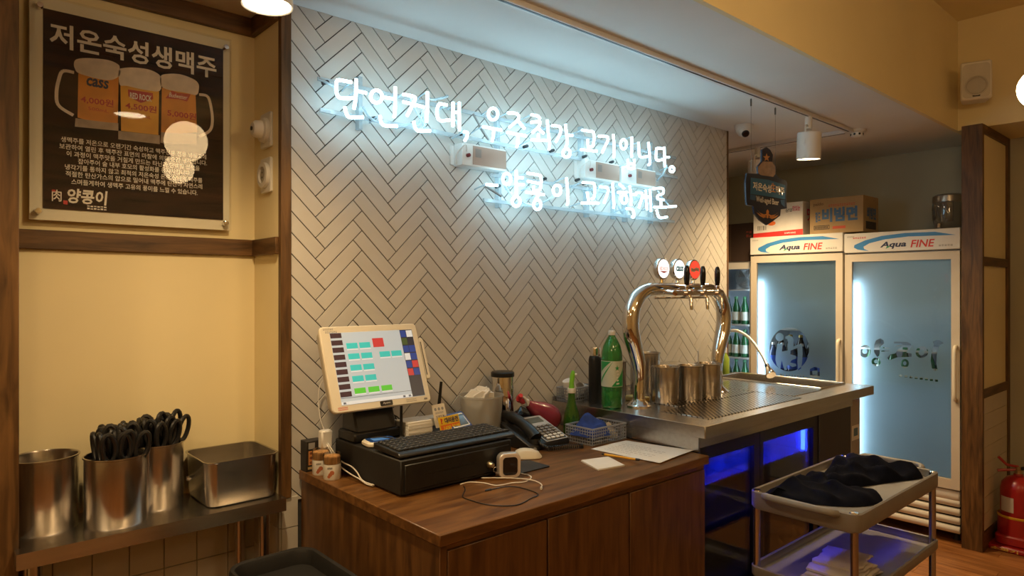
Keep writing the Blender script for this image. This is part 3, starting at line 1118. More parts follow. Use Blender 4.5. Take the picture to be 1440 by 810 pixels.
mk('antenna', G().tube([(1.452, 2.040, DZ + .030), (1.455, 2.042, DZ + .060), (1.468, 2.045, DZ + .150)], [.004, .0065, .0055], 10), black, t)
mk('power_led', G().box(1.440, 1.452, 1.9972, 1.998, DZ + .018, DZ + .021), grey_pr, t)
S, T = Vector((.97, .24, 0)).normalized(), Vector((-.16, .66, .62)).normalized()
T = (T - S * T.dot(S)).normalized()
o = Vector((1.390, 1.862, DZ + .004))
t = thing('small_tablet', 'small tablet with a blue rim leaning behind the keyboard end', 'tablet', (1.44, 1.90, DZ))
mk('case', G().prism(rrect(.105, .072, .005, 3, .052, .036), o, S, T, -.006, .004), M('blue_case', (.03, .05, .22), .35), t, bev=.002)
mk('white_border', G().prism(rrect(.088, .056, .003, 3, .052, .036), o, S, T, .004, .0046), white_pr, t)
mk('glass', G().prism(rrect(.078, .046, .002, 3, .052, .036), o, S, T, .0046, .0052), M('dark_grey_glass', (.10, .11, .11), .12), t)
mk('prop_foot', G().prism([(.01, -.03), (.095, -.03), (.095, .0), (.01, .0)], o + T * .062 - Vector((0, 0, .0)), S, Vector((0, 0, 1)), .004, .010), black, t)

# ---- tub of napkins, tumbler
cx, cy = 1.648, 2.030
tub_m = milky('milky_clear_tub', (.80, .78, .74), .66, .4)
t = thing('napkin_tub', 'round milky plastic tub filled with white paper napkins', 'tub', (cx, cy, CT))
mk('tub', G().lathe([(.0001, 0), (.066, 0), (.070, .004), (.083, .184), (.088, .186), (.088, .192), (.0835, .192), (.081, .186), (.068, .006), (.0001, .005)], (cx, cy, CT), 40, cap=False), tub_m, t)
random.seed(5)
for k in range(7):
    a = -1.2 + .42 * k
    x0, y0 = cx + random.uniform(-.03, .03), cy + random.uniform(-.03, .03)
    S = Vector((math.cos(a), math.sin(a), random.uniform(-.2, .2))).normalized()
    T = Vector((random.uniform(-.3, .3), random.uniform(-.3, .3), 1))
    T = (T - S * T.dot(S)).normalized()
    w, h = .045, random.uniform(.028, .042)
    mk('napkin', G().prism([(-w, -.09), (w, -.09), (w * .9, h), (-w * .2, h + .012), (-w, h - .008)], (x0, y0, CT + .172), S, T, 0, .006), paper, t, bev=.002)
cx, cy = 1.790, 2.068
t = thing('steel_tumbler', 'tall polished steel tumbler with a black lid by the tiled wall', 'tumbler', (cx, cy, CT))
mk('body', G().lathe([(.0001, 0), (.040, 0), (.044, .006), (.0455, .245), (.0445, .250), (.0001, .250)], (cx, cy, CT), 40, cap=False), chrome, t)
mk('lid', G().lathe([(.0475, 0), (.048, .004), (.048, .016), (.044, .020), (.0001, .020)], (cx, cy, CT + .247), 40), black, t)

# ---- pink spray bottle leaning on its side
a_, b_ = Vector((1.812, 1.985, 1.062)), Vector((2.010, 2.010, .955))
ax = (b_ - a_).normalized()
t = thing('spray_bottle', 'pink red spray bottle lying tilted behind the telephone', 'spray bottle', (1.95, 2.0, CT))
L = (b_ - a_).length
pink = M('translucent_pink', (.50, .07, .13), .18, var=.15, coat=.5)
pink.node_tree.nodes['Principled BSDF'].inputs['Transmission Weight'].default_value = .35
mk('bottle', G().lathe([(.014, .030), (.015, .045), (.019, .065), (.030, .100), (.046, .145), (.053, .180), (.054, .210), (.048, .235), (.034, .248), (.0001, .250)], a_, 32, ax=ax), pink, t)
mk('neck_ring', G().lathe([(.017, .022), (.0175, .026), (.0175, .040), (.016, .043)], a_, 24, ax=ax), white_p, t)
hd = M('spray_head_red', (.66, .045, .06), .35)
side = Vector((-.45, -.70, .55)).normalized()
g = G().tube([a_ + ax * .024, a_ + ax * .006, a_ - ax * .012], [.013, .015, .013], 14)
g.tube([a_ - ax * .006 - side * .014, a_ - ax * .006 + side * .020, a_ - ax * .004 + side * .032], [.012, .011, .008], 12)
h_ = mk('spray_head', g, hd, t)
mk('trigger', G().tube(smooth_path([a_ + side * .010, a_ + ax * .020 + side * .030, a_ + ax * .046 + side * .024 - Vector((0, 0, .018))], 4), .005, 8), white_p, h_)

# ---- green bottle with sprayer
cx, cy = 2.045, 1.925
t = thing('green_glass_bottle', 'green glass bottle with a lime green pump cap behind the blue cloth basket', 'bottle', (cx, cy, CT))
grn = M('green_glass', (.06, .24, .03), .08, var=.15, coat=.6)
grn.node_tree.nodes['Principled BSDF'].inputs['Transmission Weight'].default_value = .55
mk('bottle', G().lathe([(.0001, 0), (.032, 0), (.0345, .005), (.0345, .060), (.030, .088), (.019, .125), (.0145, .150), (.0135, .178), (.0145, .184)], (cx, cy, CT), 32), grn, t)
mk('collar', G().lathe([(.0165, .170), (.0175, .174), (.0175, .186), (.016, .190)], (cx, cy, CT), 24), white_p, t)
lime = M('lime_plastic', (.22, .62, .05), .3)
mk('pump_head', G().tube([(cx, cy, CT + .188), (cx + .001, cy, CT + .215), (cx + .004, cy - .002, CT + .240), (cx + .006, cy - .004, CT + .262)], [.012, .010, .011, .006], 12), lime, t)
mk('nozzle', G().tube([(cx + .004, cy - .002, CT + .243), (cx + .018, cy - .014, CT + .247)], [.005, .004], 8), white_p, t)

# ---- telephone
X0, X1, Y0, Y1 = 1.695, 1.905, 1.800, 2.000
t = thing('desk_telephone', 'black corded desk telephone with white rimmed keypad', 'telephone', ((X0 + X1) / 2, (Y0 + Y1) / 2, CT))
mk('base', G().prism([(Y0, CT), (Y1, CT), (Y1, CT + .085), (Y1 - .03, CT + .088), (Y0, CT + .022)], (X0, 0, 0), (0, 1, 0), (0, 0, 1), 0, X1 - X0), black, t, bev=.006)
FT = Vector((0, .170, .066)).normalized()
FO = Vector((X0, Y0, CT + .0225))
FS = Vector((1, 0, 0))
fp = mk('keypad_panel', G().prism(rrect(.118, .172, .006, 3, .145, .092), FO, FS, FT, 0, .003), M('phone_silver', (.46, .47, .48), .35), t)
mk('keypad_field', G().prism(rrect(.108, .100, .004, 3, .145, .060), FO, FS, FT, .003, .0036), black, fp)
mk('display', G().prism(rrect(.086, .036, .003, 3, .145, .150), FO, FS, FT, .003, .0042), M('lcd', (.12, .14, .12), .2), fp)
for r_ in range(6):
    for c_ in range(4):
        mk('key', G().prism(rrect(.017, .0105, .003, 3, .108 + .0245 * c_, .020 + .0165 * r_), FO, FS, FT, .0036, .008), (white_p if r_ < 2 else grey_p), t)
hp = [(X0 + .040, Y0 + .015, CT + .045), (X0 + .042, Y0 + .045, CT + .066), (X0 + .042, Y0 + .095, CT + .090), (X0 + .042, Y0 + .150, CT + .104), (X0 + .042, Y0 + .190, CT + .100)]
g = G().tube(smooth_path(hp, 5), [.020 + .006 * abs(k - 10) / 10 for k in range(21)], 16)
g.lathe([(.026, 0), (.028, -.018), (.022, -.026)], (hp[0][0], hp[0][1] + .012, hp[0][2] - .002), 20)
g.lathe([(.026, 0), (.028, -.018), (.022, -.024)], (hp[4][0], hp[4][1] - .012, hp[4][2] - .002), 20)
hs = mk('handset', g, black, t)
g = G()
cp = smooth_path([(1.735, 1.800, CT + .030), (1.755, 1.775, CT + .012), (1.80, 1.760, CT + .0105), (1.85, 1.745, CT + .0105), (1.885, 1.715, CT + .0105)], 6)
coil = []
tot = len(cp) - 1
N_ = 26 * 8
for k in range(N_ + 1):
    f_ = k / N_ * tot
    i_ = min(int(f_), tot - 1)
    p = cp[i_].lerp(cp[i_ + 1], f_ - i_)
    a = 2 * PI * k / 8
    coil.append(p + Vector((.45 * math.cos(a), .9 * math.cos(a), math.sin(a))) * .0075)
mk('coil_cord', G().tube(coil, .0021, 5), black, t)

# ---- black bag crumpled by the wall
random.seed(11)
g = G()
rows = []
for i in range(9):
    row = []
    for j in range(13):
        a = 2 * PI * j / 12
        r_ = .075 * math.sin(PI * (i + .15) / 9.0) * (1 + .25 * math.sin(3 * a + i) + random.uniform(-.08, .08)) if j < 12 else None
        if j == 12:
            row.append(row[0])
        else:
            row.append((1.905 + r_ * 1.2 * math.cos(a), 2.085 + r_ * .55 * math.sin(a), CT + .105 * (1 - i / 8.5) * (1 + .06 * math.sin(2 * a))))
    rows.append(row)
g.grid(rows)
mk('black_bag', g, black_g, label='crumpled black plastic bag wedged by the wall behind the telephone', cat='bag', ang=60)

# ---- mouse, black leather pad, clock
t = thing('computer_mouse', 'white computer mouse beside the telephone', 'mouse', (1.632, 1.752, CT), R(-38))
rows = []
for i in range(9):
    v_ = -1 + 2 * i / 8
    row = []
    for j in range(9):
        u_ = -1 + 2 * j / 8
        w = .029 * math.sqrt(max(0, 1 - (abs(v_) ** 3) * .96))
        h = .032 * math.sqrt(max(0, 1 - abs(v_) ** 2.6 * .97)) * (1 - .12 * v_) * math.sqrt(max(0.0, 1 - abs(u_) ** 3))
        row.append((v_ * .052, u_ * w, .003 + h))
    rows.append(row)
mk('shell', G().grid(rows), ivory, t, local=True, ang=80)
mk('base', G().prism(circ(0, 0, .050, .027), (0, 0, 0), (1, 0, 0), (0, 1, 0), .0, .006), white_p, t, local=True, bev=.001)
mk('scroll_wheel', G().lathe([(.007, -.003), (.007, .003)], (.028, 0, .029), 16, ax=(0, 1, 0)), grey_p, t, local=True)
mk('leather_pad', G().prism(rrect(.138, .112, .004, 3, 1.538, 1.668), (0, 0, CT), (1, 0, 0), (0, 1, 0), 0, .004), M('black_leather', (.016, .018, .022), .5, bump=.3, bscale=300), label='flat black leather pad lying right of the cash drawer', cat='pad')
c = at(714, 671, Z=CT)
t = thing('desk_clock', 'small silver rounded square clock with a blank dark face', 'clock', (c.x, c.y - .004, CT), R(-24))
mk('case', G().prism(rrect(.074, .080, .021, 6, 0, .0405), (0, .016, 0), (1, 0, 0), (0, 0, 1), 0, .032), M('silver_plastic', (.62, .58, .55), .28, .6), t, local=True, bev=.006, seg=3)
mk('rim', G().prism(rrect(.070, .076, .019, 6, 0, .0405), (0, -.016, 0), (1, 0, 0), (0, 0, 1), 0, .002), M('pale_rim', (.66, .57, .52), .35), t, local=True, bev=.001)
mk('face', G().prism(rrect(.048, .056, .011, 6, 0, .0405), (0, -.018, 0), (1, 0, 0), (0, 0, 1), 0, .0015), M('dark_face', (.016, .010, .009), .12), t, local=True)

# ---- cables on the counter


def counter_path(pts, z, ox=640, oy=600, s=6.75):
    out = []
    for p in pts:
        q = at(ox + p[0] / s, oy + p[1] / s, Z=z)
        q.y = min(q.y, DY0 - .004) if (DX0 < q.x < DX1 and q.y > DY0 - .003) else q.y
        out.append(q)
    return out


wc = M('white_cable', (.70, .66, .60), .4)
g = G().tube(smooth_path(counter_path([(0, 530), (130, 525), (270, 535), (400, 560), (540, 535), (660, 525), (720, 490), (700, 462), (600, 440)], CT + .0022), 6), .0021, 8)
mk('charging_cable', g, wc, label='white charging cable curving in front of the silver clock', cat='cable', group='loose cables on the counter')
t = thing('charging_cable', 'white cable ending in a small plug in front of the cash drawer', 'cable', at(745, 680, Z=CT), group='loose cables on the counter')
pth = counter_path([(250, 488), (340, 486), (500, 489), (640, 495), (760, 515), (820, 550), (818, 575)], CT + .0065)
mk('cord', G().tube(smooth_path(pth, 6), .0019, 8), wc, t)
mk('plug', G().tube([pth[-1], pth[-1] + (pth[-1] - pth[-2]).normalized() * .016], .0036, 8), wc, t)
t = thing('usb_cable', 'thin black cable looped on the counter with a small plug', 'cable', at(700, 700, Z=CT), group='loose cables on the counter')
pth = counter_path([(80, 562), (95, 600), (70, 660), (120, 690), (330, 745), (580, 745), (720, 680), (788, 648), (740, 615), (600, 575), (480, 570), (340, 598)], CT + .0018)
mk('cord', G().tube(smooth_path(pth, 6), .0015, 8), black, t)
mk('plug', G().tube([pth[-1], pth[-1] + (pth[-1] - pth[-2]).normalized() * .014, pth[-1] + (pth[-1] - pth[-2]).normalized() * .020], [.0038, .0038, .0022], 8), black, t)

# ---- papers, note pad, pen


def sheet_on(name, px, z0, z1, mat, label, cat, curl=0.0):
    P = [at(u, v, Z=z0) for u, v in px]
    n = 8
    rows = []
    for i in range(n + 1):
        row = []
        for j in range(n + 1):
            a, b = i / n, j / n
            p = P[0] * (1 - a) * (1 - b) + P[1] * a * (1 - b) + P[2] * a * b + P[3] * (1 - a) * b
            row.append((p.x, p.y, z1 + curl * (a * (1 - a) * .6 + b * b * .5)))
        rows.append(row)
    return mk(name, G().grid(rows), mat, label=label, cat=cat, solid=-.0008), P


o_, P = sheet_on('paper_sheet', ((831, 632), (880, 620), (975, 635), (928, 653)), CT, CT + .0012, paper, 'large white printed sheet lying at the end of the wooden counter', 'paper', .006)
S = (P[3] - P[0]).normalized()
T = (P[1] - P[0]).normalized()
for k in range(7):
    f_ = .15 + k * .1
    a = P[0].lerp(P[3], .12) + (P[1] - P[0]) * f_
    L = (P[3] - P[0]).length * (.66 if k % 3 else .4)
    n_ = 10
    g = G()
    for q in range(n_):
        b0, b1 = q / n_, (q + .75) / n_
        A = a + S * L * b0
        B = a + S * L * b1
        def zc(p):
            aa = f_
            bb = (p - P[0]).dot(S) / (P[3] - P[0]).length
            return CT + .0012 + .006 * (aa * (1 - aa) * .6 + bb * bb * .5) + .0016
        A.z, B.z = zc(A), zc(B)
        g.add([A, B, B + T * .003, A + T * .003], [(0, 1, 2, 3)])
    mk('printed_line', g, grey_pr, o_, smooth=False)
t = thing('note_pad', 'small block of white note slips beside the yellow pen', 'note pad', at(848, 653, Z=CT))
for k, da in enumerate((0, .02, -.03)):
    P = [at(u, v, Z=CT) for u, v in ((817, 649.5), (854, 644), (878.5, 656), (841.5, 662.5))]
    c = sum(P, Vector()) / 4
    q = Matrix.Rotation(da, 3, 'Z')
    mk('slip', G().prism([((c + q @ (p - c)).x, (c + q @ (p - c)).y) for p in P], (0, 0, CT + .002 * k), (1, 0, 0), (0, 1, 0), .0002, .0018), paper, t)
a, b = at(846, 638.4, Z=CT + .010), at(899, 646.7, Z=CT + .010)
d = (b - a).normalized()
t = thing('ballpoint_pen', 'yellow pen with black ends lying on the printed sheet', 'pen', (a + b) / 2)
mk('barrel', G().tube([a + d * .012, b - d * .012], .0042, 12), M('pen_yellow', (.80, .42, .02), .3), t)
mk('tip', G().tube([a, a + d * .004, a + d * .0135], [.0012, .003, .0042], 12), black, t)
mk('cap', G().tube([b - d * .013, b], [.0044, .0040], 12), black, t)

# ---- lattice basket with a blue cloth


def basket(name, label, x0, x1, y0, y1, z, h, mat, nx, ny, nz, group=None):
    t = thing(name, label, 'basket', ((x0 + x1) / 2, (y0 + y1) / 2, z), group=group)
    mk('bottom', G().box(x0 + .004, x1 - .004, y0 + .004, y1 - .004, z, z + .002), mat, t)
    g = G()
    for k in range(nz + 1):
        zz = z + .004 + (h - .008) * k / nz
        g.tube([(x0, y0, zz), (x1, y0, zz), (x1, y1, zz), (x0, y1, zz)], .0022 if k < nz else .004, 6, True)
    for k in range(nx + 1):
        xx = x0 + (x1 - x0) * k / nx
        for yy in (y0, y1):
            g.tube([(xx, yy, z), (xx, yy, z + h - .004)], .002, 5)
    for k in range(1, ny):
        yy = y0 + (y1 - y0) * k / ny
        for xx in (x0, x1):
            g.tube([(xx, yy, z), (xx, yy, z + h - .004)], .002, 5)
    mk('lattice', g, mat, t)
    return t


bk = milky('clear_basket', (.62, .64, .70), .35, .5)
basket('plastic_basket', 'clear lattice basket holding the blue cloth in front of the bar', 1.935, 2.135, 1.712, 1.852, CT, .068, bk, 16, 11, 5)


def cloth_heap(name, label, cx, cy, z, rx, ry, h, mat, seed, cat='cloth', n=26, fold=5.0):
    rnd = random.Random(seed)
    ph = [rnd.uniform(0, 6.28) for _ in range(8)]
    rows = []
    for i in range(n + 1):
        row = []
        for j in range(n + 1):
            u_, v_ = -1 + 2 * i / n, -1 + 2 * j / n
            x = u_ * math.sqrt(1 - v_ * v_ / 2)
            y = v_ * math.sqrt(1 - u_ * u_ / 2)
            rr = math.sqrt(x * x + y * y)
            f_ = math.sin(fold * x + 2.1 * y + ph[0]) * .5 + math.sin(fold * 1.3 * y - 1.7 * x + ph[1]) * .4 + math.sin(fold * 2.1 * (x + y) + ph[2]) * .25
            k = (1 - rr ** 3)
            e = 1 + .09 * math.sin(5 * math.atan2(y, x) + ph[3])
            row.append((cx + x * rx * e, cy + y * ry * e, z + max(.001, h * k * (.72 + .38 * f_) + .001)))
        rows.append(row)
    return mk(name, G().grid(rows), mat, label=label, cat=cat, ang=75)


blue_cloth = M('blue_cloth', (.018, .050, .26), .9, var=.25, nscale=40, bump=.4, bscale=500)
cloth_heap('blue_cloth', 'crumpled dark blue cloth piled in the clear basket', 2.000, 1.782, CT + .030, .078, .074, .074, blue_cloth, 4, fold=4.6)
beige_cloth = M('beige_net', (.55, .47, .34), .9, var=.2, nscale=60, bump=.4, bscale=400)
cloth_heap('beige_scrubber', 'beige net scrubber at the right end of the clear basket', 2.102, 1.780, CT + .006, .026, .055, .055, beige_cloth, 9, 'scrubber')

# ---- toothpick jars, printed box, power strip
jar_m = clear('clear_plastic', (.96, .95, .92))
pick_m = M('toothpicks', (.62, .34, .14), .8, var=.3, nscale=150, stretch=(1, 1, .1))
for k, (x, y, lab) in enumerate(((.992, 2.050, 'small jar of toothpicks against the black printed box, rear of the pair'), (.994, 1.976, 'small jar of toothpicks on the counter corner, front of the pair'))):
    t = thing('toothpick_jar', lab, 'jar', (x, y, CT), group='toothpick jars at the counter corner')
    mk('jar', G().lathe([(.0001, 0), (.026, 0), (.0275, .003), (.0275, .048), (.0001, .049)], (x, y, CT), 28, cap=False), white_p, t)
    mk('toothpicks', G().lathe([(.025, .049), (.026, .070), (.023, .074), (.0001, .075)], (x, y, CT), 28), pick_m, t)
    mk('lid', G().lathe([(.0275, .049), (.0278, .078), (.0265, .081), (.0001, .081)], (x, y, CT), 28, cap=False), jar_m, t)
    for (da, z0, r_) in ((-2.25, .018, .006), (-2.05, .024, .007), (-2.4, .012, .005)):
        mk('printed_picture', G().lathe([(.0001, 0), (r_, 0), (r_, .0004)], (x + .0272 * math.cos(da), y + .0272 * math.sin(da), CT + z0), 12, ax=(math.cos(da), math.sin(da), 0)), M('print_brown', (.40, .12, .05), .6), t)
    dd = Vector((math.cos(-2.2), math.sin(-2.2), 0))
    S = Vector((-dd.y, dd.x, 0)) * 1.0
    small_print(4, Vector((x, y, CT)) + dd * .0279, S, Vector((0, 0, 1)), (-.010, .006, .036, .041), black_pr, t, .0002)
t = thing('printed_box', 'small black printed box standing against the tiled wall', 'box', (.992, 2.12, CT))
mk('carton', G().box(.962, 1.022, 2.095, 2.138, CT, CT + .100), M('box_black', (.02, .016, .014), .5), t, bev=.0008)
o = Vector((.962, 2.095, CT))
S, T = Vector((1, 0, 0)), Vector((0, 0, 1))
flat('picture_field', [(.008, .022), (.056, .022), (.056, .068), (.008, .068)], o, S, T, M('box_orange', (.60, .26, .08), .5), t)
for r_ in range(3):
    for c_ in range(3):
        flat('printed_food', circ(.017 + .015 * c_, .030 + .015 * r_, .0055, .0045, 12), o, S, T, M('box_brown', (.22, .07, .03), .6), t, .0005, .0008)
flat('picture_field', [(.008, .074), (.030, .074), (.030, .094), (.008, .094)], o, S, T, grey_pr, t)
flat('picture_field', [(.006, .008), (.057, .008), (.057, .016), (.006, .016)], o, S, T, M('box_tan', (.50, .36, .16), .6), t)
t = thing('power_adapter', 'white power adapter block with two white cords behind the cash drawer', 'adapter', (1.018, 2.085, CT))
mk('block', G().box(1.000, 1.040, 2.060, 2.090, CT + .075, CT + .135), white_p, t, bev=.005)
mk('strip', G().box(1.005, 1.040, 2.062, 2.088, CT, CT + .076), M('beige_plastic', (.5, .46, .38), .4), t, bev=.003)
for k, pts in enumerate(([(458, 622), (468, 640), (478, 655), (492, 666), (506, 674), (516, 681), (524, 683)], [(460, 622), (472, 640), (482, 650), (494, 656), (502, 664), (510, 676), (526, 682)])):
    P = []
    for i_, (u, v) in enumerate(pts):
        f_ = i_ / (len(pts) - 1)
        xx = 1.022 + (.018 * math.sin(f_ * 2.2)) * 0 + .012 * f_
        P.append(at(u, v, X=min(1.0395, 1.018 + .02 * f_ + .003 * k)))
    for p in P:
        p.z = max(p.z, CT + .003)
        p.x = min(p.x, 1.041)
    mk('cord', G().tube(smooth_path(P, 5), .0021, 8), wc, t)
mk('cord', G().tube(smooth_path([(1.02, 2.082, CT + .130), (1.012, 2.10, CT + .18), (1.018, 2.12, CT + .26), (1.04, 2.11, CT + .30), (1.07, 2.04, CT + .30)], 6), .0018, 8), wc, t)
# loose black cables behind the terminal
g = G()
rnd = random.Random(8)
pts = [(1.245 + .035 * math.cos(a * 1.7) + rnd.uniform(-.01, .01), 2.03 + .022 * math.sin(a * 1.3), DZ + .012 + .05 * abs(math.sin(a * .9))) for a in [k * .55 for k in range(26)]]
mk('cable_tangle', G().tube(smooth_path(pts, 4), .0022, 6), black, label='tangle of thin black cables behind the register stand', cat='cable')
# ================================================================ STEEL BAR COUNTER
BX0, BX1, BY0, BY1, BZ = 2.150, 3.722, 1.360, 2.144, 1.000
SKX0, SKX1, SKY0, SKY1 = 3.385, 3.672, 1.485, 2.080
t = thing('bar_worktop', 'stainless steel bar worktop with drip grates and a sunk sink', 'worktop', ((BX0 + BX1) / 2, (BY0 + BY1) / 2, BZ - .1))
mk('top_plate', G().box(BX0, SKX0, BY0, BY1, BZ - .006, BZ).box(SKX0, SKX1, BY0, SKY0, BZ - .006, BZ).box(SKX0, SKX1, SKY1, BY1, BZ - .006, BZ).box(SKX1, BX1, BY0, BY1, BZ - .006, BZ), steel, t)
mk('front_lip', G().box(BX0, BX1, BY0 - .002, BY0 + .004, BZ - .044, BZ + .001), steel, t, bev=.001)
mk('end_lip', G().box(BX0 - .002, BX0 + .004, BY0, BY1, BZ - .044, BZ + .001), steel, t, bev=.001)
mk('end_lip', G().box(BX1 - .004, BX1 + .002, BY0, BY1, BZ - .044, BZ + .001), steel, t, bev=.001)
mk('back_upstand', G().box(BX0, XT1 - .02, BY1 - .006, BY1, BZ, BZ + .018), steel, t)
mk('apron', G().box(BX0 + .010, BX1 - .19, BY0 + .030, BY0 + .038, BZ - .085, BZ - .006), steel, t)
mk('end_panel', G().box(BX0 + .004, BX0 + .012, BY0 + .030, BY1, CT + .002, BZ - .006), steel, t)
g = G()
sk = BZ - .19
g.box(SKX0, SKX0 + .003, SKY0, SKY1, sk, BZ - .006).box(SKX1 - .003, SKX1, SKY0, SKY1, sk, BZ - .006).box(SKX0, SKX1, SKY0, SKY0 + .003, sk, BZ - .006).box(SKX0, SKX1, SKY1 - .003, SKY1, sk, BZ - .006).box(SKX0, SKX1, SKY0, SKY1, sk - .003, sk)
mk('sink_basin', g, steel, t)
mk('sink_rim', G().tube([(SKX0, SKY0, BZ + .004), (SKX1, SKY0, BZ + .004), (SKX1, SKY1, BZ + .004), (SKX0, SKY1, BZ + .004)], .006, 8, True), steel, t)
mk('sink_drain', G().lathe([(.035, 0), (.035, .003), (.024, .001), (.001, .001)], (3.53, 1.80, sk), 24), chrome, t)

# perforated grates: the dots of the sheet come from the material, the panels are pieces
gr_m, nt, b = newmat('perforated_steel')
tc = nt.nodes.new('ShaderNodeTexCoord')
mp = nt.nodes.new('ShaderNodeMapping')
mp.inputs['Rotation'].default_value = (0, 0, R(45))
mp.inputs['Scale'].default_value = (58, 58, 58)
fx = nt.nodes.new('ShaderNodeVectorMath')
fx.operation = 'FRACTION'
sb = nt.nodes.new('ShaderNodeVectorMath')
sb.operation = 'SUBTRACT'
sb.inputs[1].default_value = (.5, .5, 0)
ml = nt.nodes.new('ShaderNodeVectorMath')
ml.operation = 'MULTIPLY'
ml.inputs[1].default_value = (1, .55, 0)
ln = nt.nodes.new('ShaderNodeVectorMath')
ln.operation = 'LENGTH'
lt = nt.nodes.new('ShaderNodeMath')
lt.operation = 'LESS_THAN'
lt.inputs[1].default_value = .25
nt.links.new(tc.outputs['Object'], mp.inputs[0])
nt.links.new(mp.outputs[0], fx.inputs[0])
nt.links.new(fx.outputs[0], sb.inputs[0])
nt.links.new(sb.outputs[0], ml.inputs[0])
nt.links.new(ml.outputs[0], ln.inputs[0])
nt.links.new(ln.outputs['Value'], lt.inputs[0])
mx = nt.nodes.new('ShaderNodeMix')
mx.data_type = 'RGBA'
mx.inputs[6].default_value = (.60, .57, .53, 1)
mx.inputs[7].default_value = (.02, .018, .016, 1)
nt.links.new(lt.outputs[0], mx.inputs[0])
nt.links.new(mx.outputs[2], b.inputs['Base Color'])
iv = nt.nodes.new('ShaderNodeMath')
iv.operation = 'SUBTRACT'
iv.inputs[0].default_value = 1.0
nt.links.new(lt.outputs[0], iv.inputs[1])
nt.links.new(iv.outputs[0], b.inputs['Metallic'])
b.inputs['Roughness'].default_value = .22
for x0, x1, y0, y1 in ((2.285, 3.055, 1.425, 1.650), (2.430, 3.055, 1.662, 1.930), (3.065, 3.365, 1.470, 1.950)):
    mk('drip_grate', G().box(x0, x1, y0, y1, BZ, BZ + .003), gr_m, t, bev=.001)

# ---- undercounter cooler with blue light
UX0, UX1, UY0, UY1, UZ0, UZ1 = 2.182, 3.165, 1.402, 2.100, .06, .912
t = thing('undercounter_cooler', 'black undercounter cooler with two glass doors glowing blue inside', 'cooler', ((UX0 + UX1) / 2, (UY0 + UY1) / 2, 0))
inner = M('cooler_lining', (.50, .52, .56), .5)
g = G().box(UX0, UX0 + .02, UY0 + .03, UY1, UZ0, UZ1).box(UX1 - .02, UX1, UY0 + .03, UY1, UZ0, UZ1).box(UX0 + .02, UX1 - .02, UY1 - .02, UY1, UZ0, UZ1).box(UX0 + .02, UX1 - .02, UY0 + .03, UY1 - .02, UZ0, UZ0 + .02).box(UX0 + .02, UX1 - .02, UY0 + .03, UY1 - .02, UZ1 - .02, UZ1)
mk('cabinet_shell', g, inner, t)
mk('corner_post', G().box(BX0 + .014, UX0 - .002, UY0 - .004, UY0 + .04, .0, UZ1), dark_steel, t)
mk('plinth', G().box(UX0 + .02, UX1 - .02, UY0 + .06, UY1 - .05, 0, UZ0), black, t)
shelf_z = .735
mk('shelf', G().box(UX0 + .022, UX1 - .022, UY0 + .05, UY1 - .022, shelf_z, shelf_z + .006), M('cooler_shelf', (.35, .36, .40), .3, .6), t)
mk('shelf', G().box(UX0 + .022, UX1 - .022, UY0 + .05, UY1 - .022, .42, .426), M('cooler_shelf_low', (.30, .31, .34), .35, .6), t)
blue_em = emit('blue_led_strip', (.01, .03, 1.0), BLUE_E)
mk('led_strip', G().box(UX0 + .03, UX1 - .03, UY0 + .055, UY0 + .075, UZ1 - .030, UZ1 - .022), blue_em, t)
mk('led_strip', G().box(UX0 + .022, UX0 + .030, UY1 - .045, UY1 - .030, shelf_z + .02, UZ1 - .04), blue_em, t)
mk('led_strip', G().box(UX1 - .030, UX1 - .022, UY0 + .05, UY0 + .065, shelf_z + .01, UZ1 - .04), blue_em, t)
glass = clear('cooler_glass', (.90, .92, .95), .03)
for x0, x1 in ((UX0, 2.625), (2.629, UX1)):
    g = G()
    w = .045
    g.box(x0, x1, UY0, UY0 + .028, UZ1 - .050, UZ1).box(x0, x1, UY0, UY0 + .028, UZ0, UZ0 + .06).box(x0, x0 + w * .55, UY0, UY0 + .028, UZ0 + .06, UZ1 - .05).box(x1 - w, x1, UY0, UY0 + .028, UZ0 + .06, UZ1 - .05)
    d_ = mk('glass_door', g, black, t)
    mk('pane', G().box(x0 + w * .55, x1 - w, UY0 + .010, UY0 + .016, UZ0 + .06, UZ1 - .05), glass, d_)
jug_m = milky('frosty_glass', (.55, .6, .7), .45, .5)
for k, (x, y, s) in enumerate(((2.275, 1.56, 1.0), (2.42, 1.66, .9), (2.53, 1.53, 1.05), (2.80, 1.62, .85))):
    t = thing('glass_pourer', ('glass pourer with a flared foot, nearest in the blue cooler', 'glass pourer at the back of the blue cooler', 'glass pourer by the middle post of the blue cooler', 'glass pourer behind the right door of the blue cooler')[k], 'pourer', (x, y, shelf_z + .006), group='pourers in the blue cooler')
    mk('flask', G().lathe([(.0001, 0), (.034, 0), (.036, .004), (.030, .020), (.016, .055), (.012, .075)], (x, y, shelf_z + .0065), 24), jug_m, t)
    mk('spout', G().lathe([(.013, .070), (.020, .078), (.022, .088), (.010, .098), (.007, .110), (.0001, .112)], (x, y, shelf_z + .0065), 20), chrome, t)
t = thing('silver_bucket', 'pale bucket at the bottom of the blue cooler', 'bucket', (2.33, 1.62, .426))
mk('pail', G().lathe([(.0001, 0), (.085, 0), (.105, .20), (.109, .20), (.109, .206), (.102, .206), (.082, .004), (.0001, .004)], (2.33, 1.62, .4265), 28, cap=False), M('pail_white', (.5, .5, .5), .4), t)
